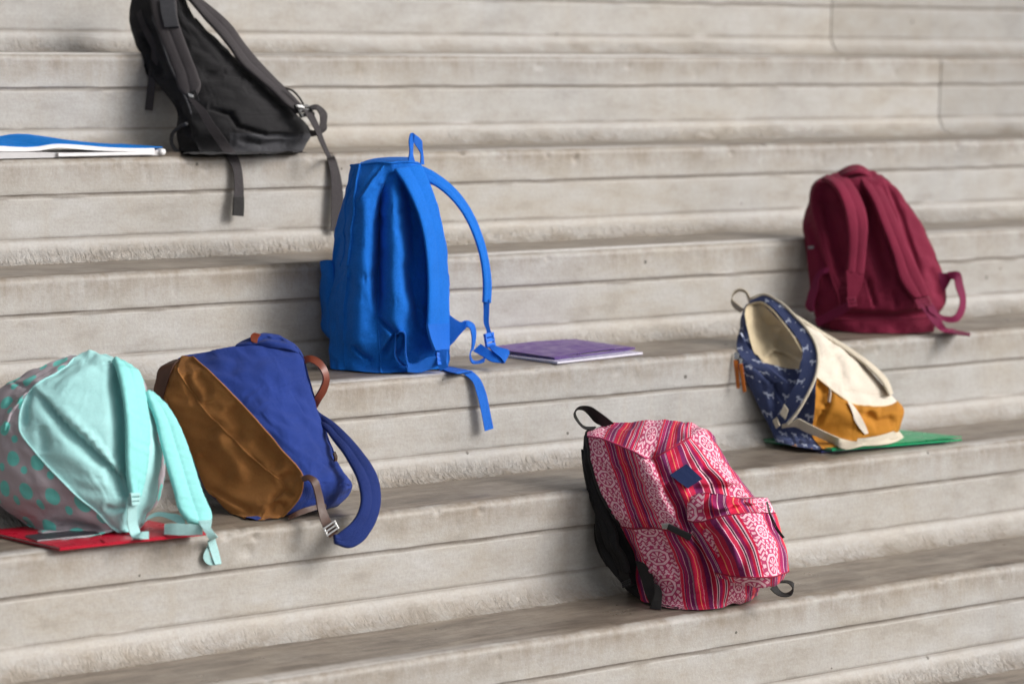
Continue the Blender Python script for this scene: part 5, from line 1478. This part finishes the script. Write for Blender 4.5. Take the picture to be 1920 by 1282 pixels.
    # dangling compression strap on the left side and a side pocket rim
    ribbon('compression_strap', P, [(284, 86, .10, 297, 92, .095), (284, 104, .10, 297, 106, .095), (280, 134, .10, 293, 136, .095), (276, 170, .10, 290, 172, .095), (272, 206, .10, 286, 208, .095)], .002, STRAP_GREY, t)
    ribbon('compression_strap', P, [(256, 26, .145, 264, 18, .14), (264, 50, .12, 274, 46, .12), (274, 72, .11, 286, 68, .105), (284, 90, .10, 296, 92, .095)], .002, STRAP_GREY, t)
    tube('side_pocket_rim', [P(350, 232, .005), P(334, 240, .018), P(323, 252, .03), P(322, 268, .034), P(330, 282, .03), P(346, 291, .01)], .004, GREY_CLOTH, t)
    return t
black_bag()

# ------------------------------------------------------------------ folders and papers
def plastic(name, c, rough=0.32, trans=0.0, alpha=1.0):
    t = NT(name)
    co = t.coord('Object')
    f = t.noise(co, 9.0, 4.0)
    base = t.mix(t.mapr(f, .3, .7), tuple(v*.9 for v in c), tuple(min(1, v*1.1) for v in c))
    r = t.mapr(t.noise(co, 40.0, 4.0), .3, .7, rough*.7, rough*1.4)
    return t.done(base, r, t.bump(t.noise(co, 9.0, 2.0), .10, .002), **{'Specular IOR Level': .35, 'Coat Weight': 0.0, 'Transmission Weight': trans, 'Alpha': alpha})
PAPER = plain('paper', (0.74, 0.73, 0.74), 0.7, 0, 0.3, 0.04)
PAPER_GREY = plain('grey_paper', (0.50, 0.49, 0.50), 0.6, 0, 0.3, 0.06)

def far_corner(a, b, depth):
    """the two far corners of a rectangle lying on the tread with near edge a-b"""
    d = (b-a)/np.linalg.norm(b-a)
    nrm = np.array([-d[1], d[0], 0])
    return b+nrm*depth, a+nrm*depth

def elastic(name, p, q, mat, parent, lift=.002):
    return tube(name, [p+np.array([0, 0, lift]), (p+q)/2+np.array([0, 0, lift]), q+np.array([0, 0, lift])], .0014, mat, parent, 6)

def folder(label, a, b, depth, thick, mat, z0, flap=True, bend=None, skew=0.0):
    c, d = far_corner(a, b, depth)
    c = c+(b-a)*skew; d = d+(b-a)*skew
    t = thing('document_folder', label, 'folder', (a+b+c+d)/4)
    sheet('lower_cover', [a, b, c, d], .0012, mat, t)
    up = np.array([0, 0, thick])
    e = .004*(b-a)/np.linalg.norm(b-a)
    sheet('papers', [a+e+np.array([0, 0, .0016]), b-e+np.array([0, 0, .0016]), c-e+np.array([0, 0, .0016]), d+e+np.array([0, 0, .0016])], max(.0008, thick-.0028), PAPER, t)
    sheet('upper_cover', [a+up, b+up, c+up, d+up], .0012, mat, t, bend=bend)
    sheet('spine', [a+np.array([0, 0, .0013])-(c-b)*.006, b+np.array([0, 0, .0013])-(c-b)*.006, b+np.array([0, 0, .0013])+(c-b)*.004, a+np.array([0, 0, .0013])+(c-b)*.004], max(.001, thick-.0016), mat, t)
    if flap:
        for f in (.30, .72):
            p = a+(b-a)*f+np.array([0, 0, thick]); q = p+(d-a)*.10+(b-a)*.03
            elastic('elastic_band', p-(d-a)*.012, q, mat, t)
    return t

# green folder under the cream backpack with a navy one below it
GREEN = plastic('green_plastic', srgb(12, 150, 96))
NAVYP = plastic('navy_plastic', srgb(24, 30, 92), 0.3)
folder('dark navy folder lying flat beneath the green folder', on_tread(1540, 849, 4, .001), on_tread(1772, 830, 4, .001), .16, .003, NAVYP, 0, False)
folder('glossy green plastic folder under the cream and mustard backpack', on_tread(1560, 846, 4, .0055), on_tread(1803, 826, 4, .0055), .17, .0042, GREEN, 0, True, lambda u, v: .004*u*u*(1-v), -.16)

# purple folder and white pad
PURPLE = plastic('purple_plastic', srgb(96, 66, 134), 0.4)
WHITEP = plastic('lavender_white_plastic', srgb(196, 192, 214), 0.3)
na, nb = on_tread(1045, 682, 3, .001), on_tread(1205, 664, 3, .001)
c_, d_ = far_corner(na, nb, .20)
nt = thing('notepad', 'thin pale lavender notepad beneath the purple folder', 'notepad', (na+nb+c_+d_)/4)
sheet('cover', [na, nb, c_, d_], .0012, WHITEP, nt)
sheet('pages', [na+np.array([0, 0, .0013]), nb+np.array([0, 0, .0013]), c_+np.array([0, 0, .0013]), d_+np.array([0, 0, .0013])], .0014, PAPER, nt)
sheet('cover', [na+np.array([0, 0, .0028]), nb+np.array([0, 0, .0028]), c_+np.array([0, 0, .0028]), d_+np.array([0, 0, .0028])], .0012, WHITEP, nt)
folder('purple plastic folder lying beside the royal blue backpack', on_tread(1040, 674, 3, .006), on_tread(1190, 655, 3, .006), .19, .0030, PURPLE, 0, True, lambda u, v: .006*math.sin(u*3.1)*(1-v)*.6+.004*v, .0)

# red folder under the mint backpack, dark pad on it
REDP = plastic('red_plastic', srgb(178, 20, 46))
DARKP = plastic('charcoal_plastic', srgb(52, 52, 58), 0.35)
ra, rb = on_tread(112, 1032, 4, .002), on_tread(386, 1003, 4, .002)
folder('red plastic folder under the mint polka dot backpack', ra, rb, .20, .0042, REDP, 0, True, None, -.17)
ka, kb = on_tread(70, 1015, 4, .0078), on_tread(190, 1003, 4, .0078)
c_, d_ = far_corner(ka, kb, .05)
kt = thing('notepad', 'thin dark grey notepad between the red folder and mint backpack', 'notepad', (ka+kb+c_+d_)/4)
sheet('cover', [ka, kb, c_, d_], .001, DARKP, kt)
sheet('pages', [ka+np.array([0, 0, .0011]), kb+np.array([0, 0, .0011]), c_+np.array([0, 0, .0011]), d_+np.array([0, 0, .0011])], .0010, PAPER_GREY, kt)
sheet('cover', [p+np.array([0, 0, .0022]) for p in (ka, kb, c_, d_)], .0008, DARKP, kt)

# thumbed booklet with a blue cover at the far left
BLUEP = plain('azure_card', srgb(8, 112, 196), 0.75, 0, 0.12)
def booklet():
    B0 = base_at(150, 1, .06)
    P = Place(B0, 1)
    t = thing('booklet', 'curled white booklet with bright blue cover at the far left edge', 'booklet', B0)
    # page blocks: left x pixel, height of lower and upper faces above the tread
    def slab(name, xs, lo, hi, mat, yn, yf, tilt=0.0):
        V, F = [], []
        n_ = len(xs)
        for i, x in enumerate(xs):
            g0, g1 = base_at(x, 1, yn), base_at(x, 1, yn)
            dirn = np.array([-0.10, 0.995, 0])
            g1 = g0+dirn*(yf-yn)
            for g, e in ((g0, 0), (g1, tilt*min(1, max(0, (300-x)/170)))):
                for h in (lo[i], hi[i]):
                    V.append(g+np.array([0, 0, h+e]))
        for i in range(n_-1):
            a, b = i*4, i*4+4
            F += [(a, b, b+1, a+1), (a+1, b+1, b+3, a+3), (a+3, b+3, b+2, a+2), (a+2, b+2, b, a)]
        F += [(0, 1, 3, 2), (n_*4-4, n_*4-2, n_*4-1, n_*4-3)]
        bm = bmesh.new()
        vs = [bm.verts.new(v-np.array(t.location)) for v in V]
        for f in F: bm.faces.new([vs[k] for k in f])
        bmesh.ops.recalc_face_normals(bm, faces=bm.faces[:])
        me = bpy.data.meshes.new(name); bm.to_mesh(me); bm.free()
        return link(name, me, mat, t)
    xs = [-90, -50, -10, 20, 50, 75, 95, 110, 130, 160, 200, 240, 270, 290, 305]
    lower_hi = [.016, .016, .015, .014, .013, .012, .011, .010, .009, .009, .009, .009, .010, .011, .012]
    upper_lo = [.0165, .0165, .0155, .0145, .0140, .0150, .0185, .0200, .0185, .0150, .0120, .0105, .0105, .0115, .0125]
    upper_hi = [.028, .028, .026, .0235, .0215, .0225, .0260, .0270, .0260, .0235, .0190, .0165, .0155, .0155, .0160]
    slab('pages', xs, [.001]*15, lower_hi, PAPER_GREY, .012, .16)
    slab('pages', xs[7:14], [.0035]*7, [v+.0005 for v in lower_hi[7:14]], PAPER, .004, .155)
    slab('pages', xs[:14], upper_lo[:14], upper_hi[:14], PAPER, .010, .155, .012)
    slab('cover', xs, [v+.0006 for v in upper_hi], [v+.0020 for v in upper_hi], BLUEP, .016, .165, .0125)
    ends = [base_at(305, 1, .012)+np.array([0, 0, z]) for z in (.003, .008, .014)]
    tube('rolled_edge', [base_at(306, 1, .006)+np.array([0, 0, .008]), base_at(306, 1, .006)+np.array([-.01, .08, .008]), base_at(306, 1, .006)+np.array([-.015, .15, .008])], .0065, PAPER, t, 10)
    return t
booklet()

# ------------------------------------------------------------------ pieces that belong to a part hang under that part
SUB = {'buckle': 'shoulder_strap', 'buckle_glint': 'buckle_top', 'strap_patch': 'shoulder_strap', 'strap_end': 'shoulder_strap', 'strap_pad': 'shoulder_strap', 'strap_adjuster': 'shoulder_strap',
       'zipper_slider': 'zipper', 'zipper_pull': 'zipper', 'pull_cord': 'zipper', 'elastic_band': 'upper_cover', 'flap_tab': 'mouth_flap', 'seam': None}
last = {}
for o in ORDER:
    if o.parent is None or o.parent.type != 'EMPTY' or o.parent.get('category') is None:
        continue
    base = o.name.split('.')[0]
    key = (o.parent.name, SUB.get(base))
    if base == 'buckle_glint':
        key = (o.parent.name, 'shoulder_strap')
    own = o.parent.name
    if key in last and SUB.get(base):
        o.parent = last[key]
    last[(own, base)] = o
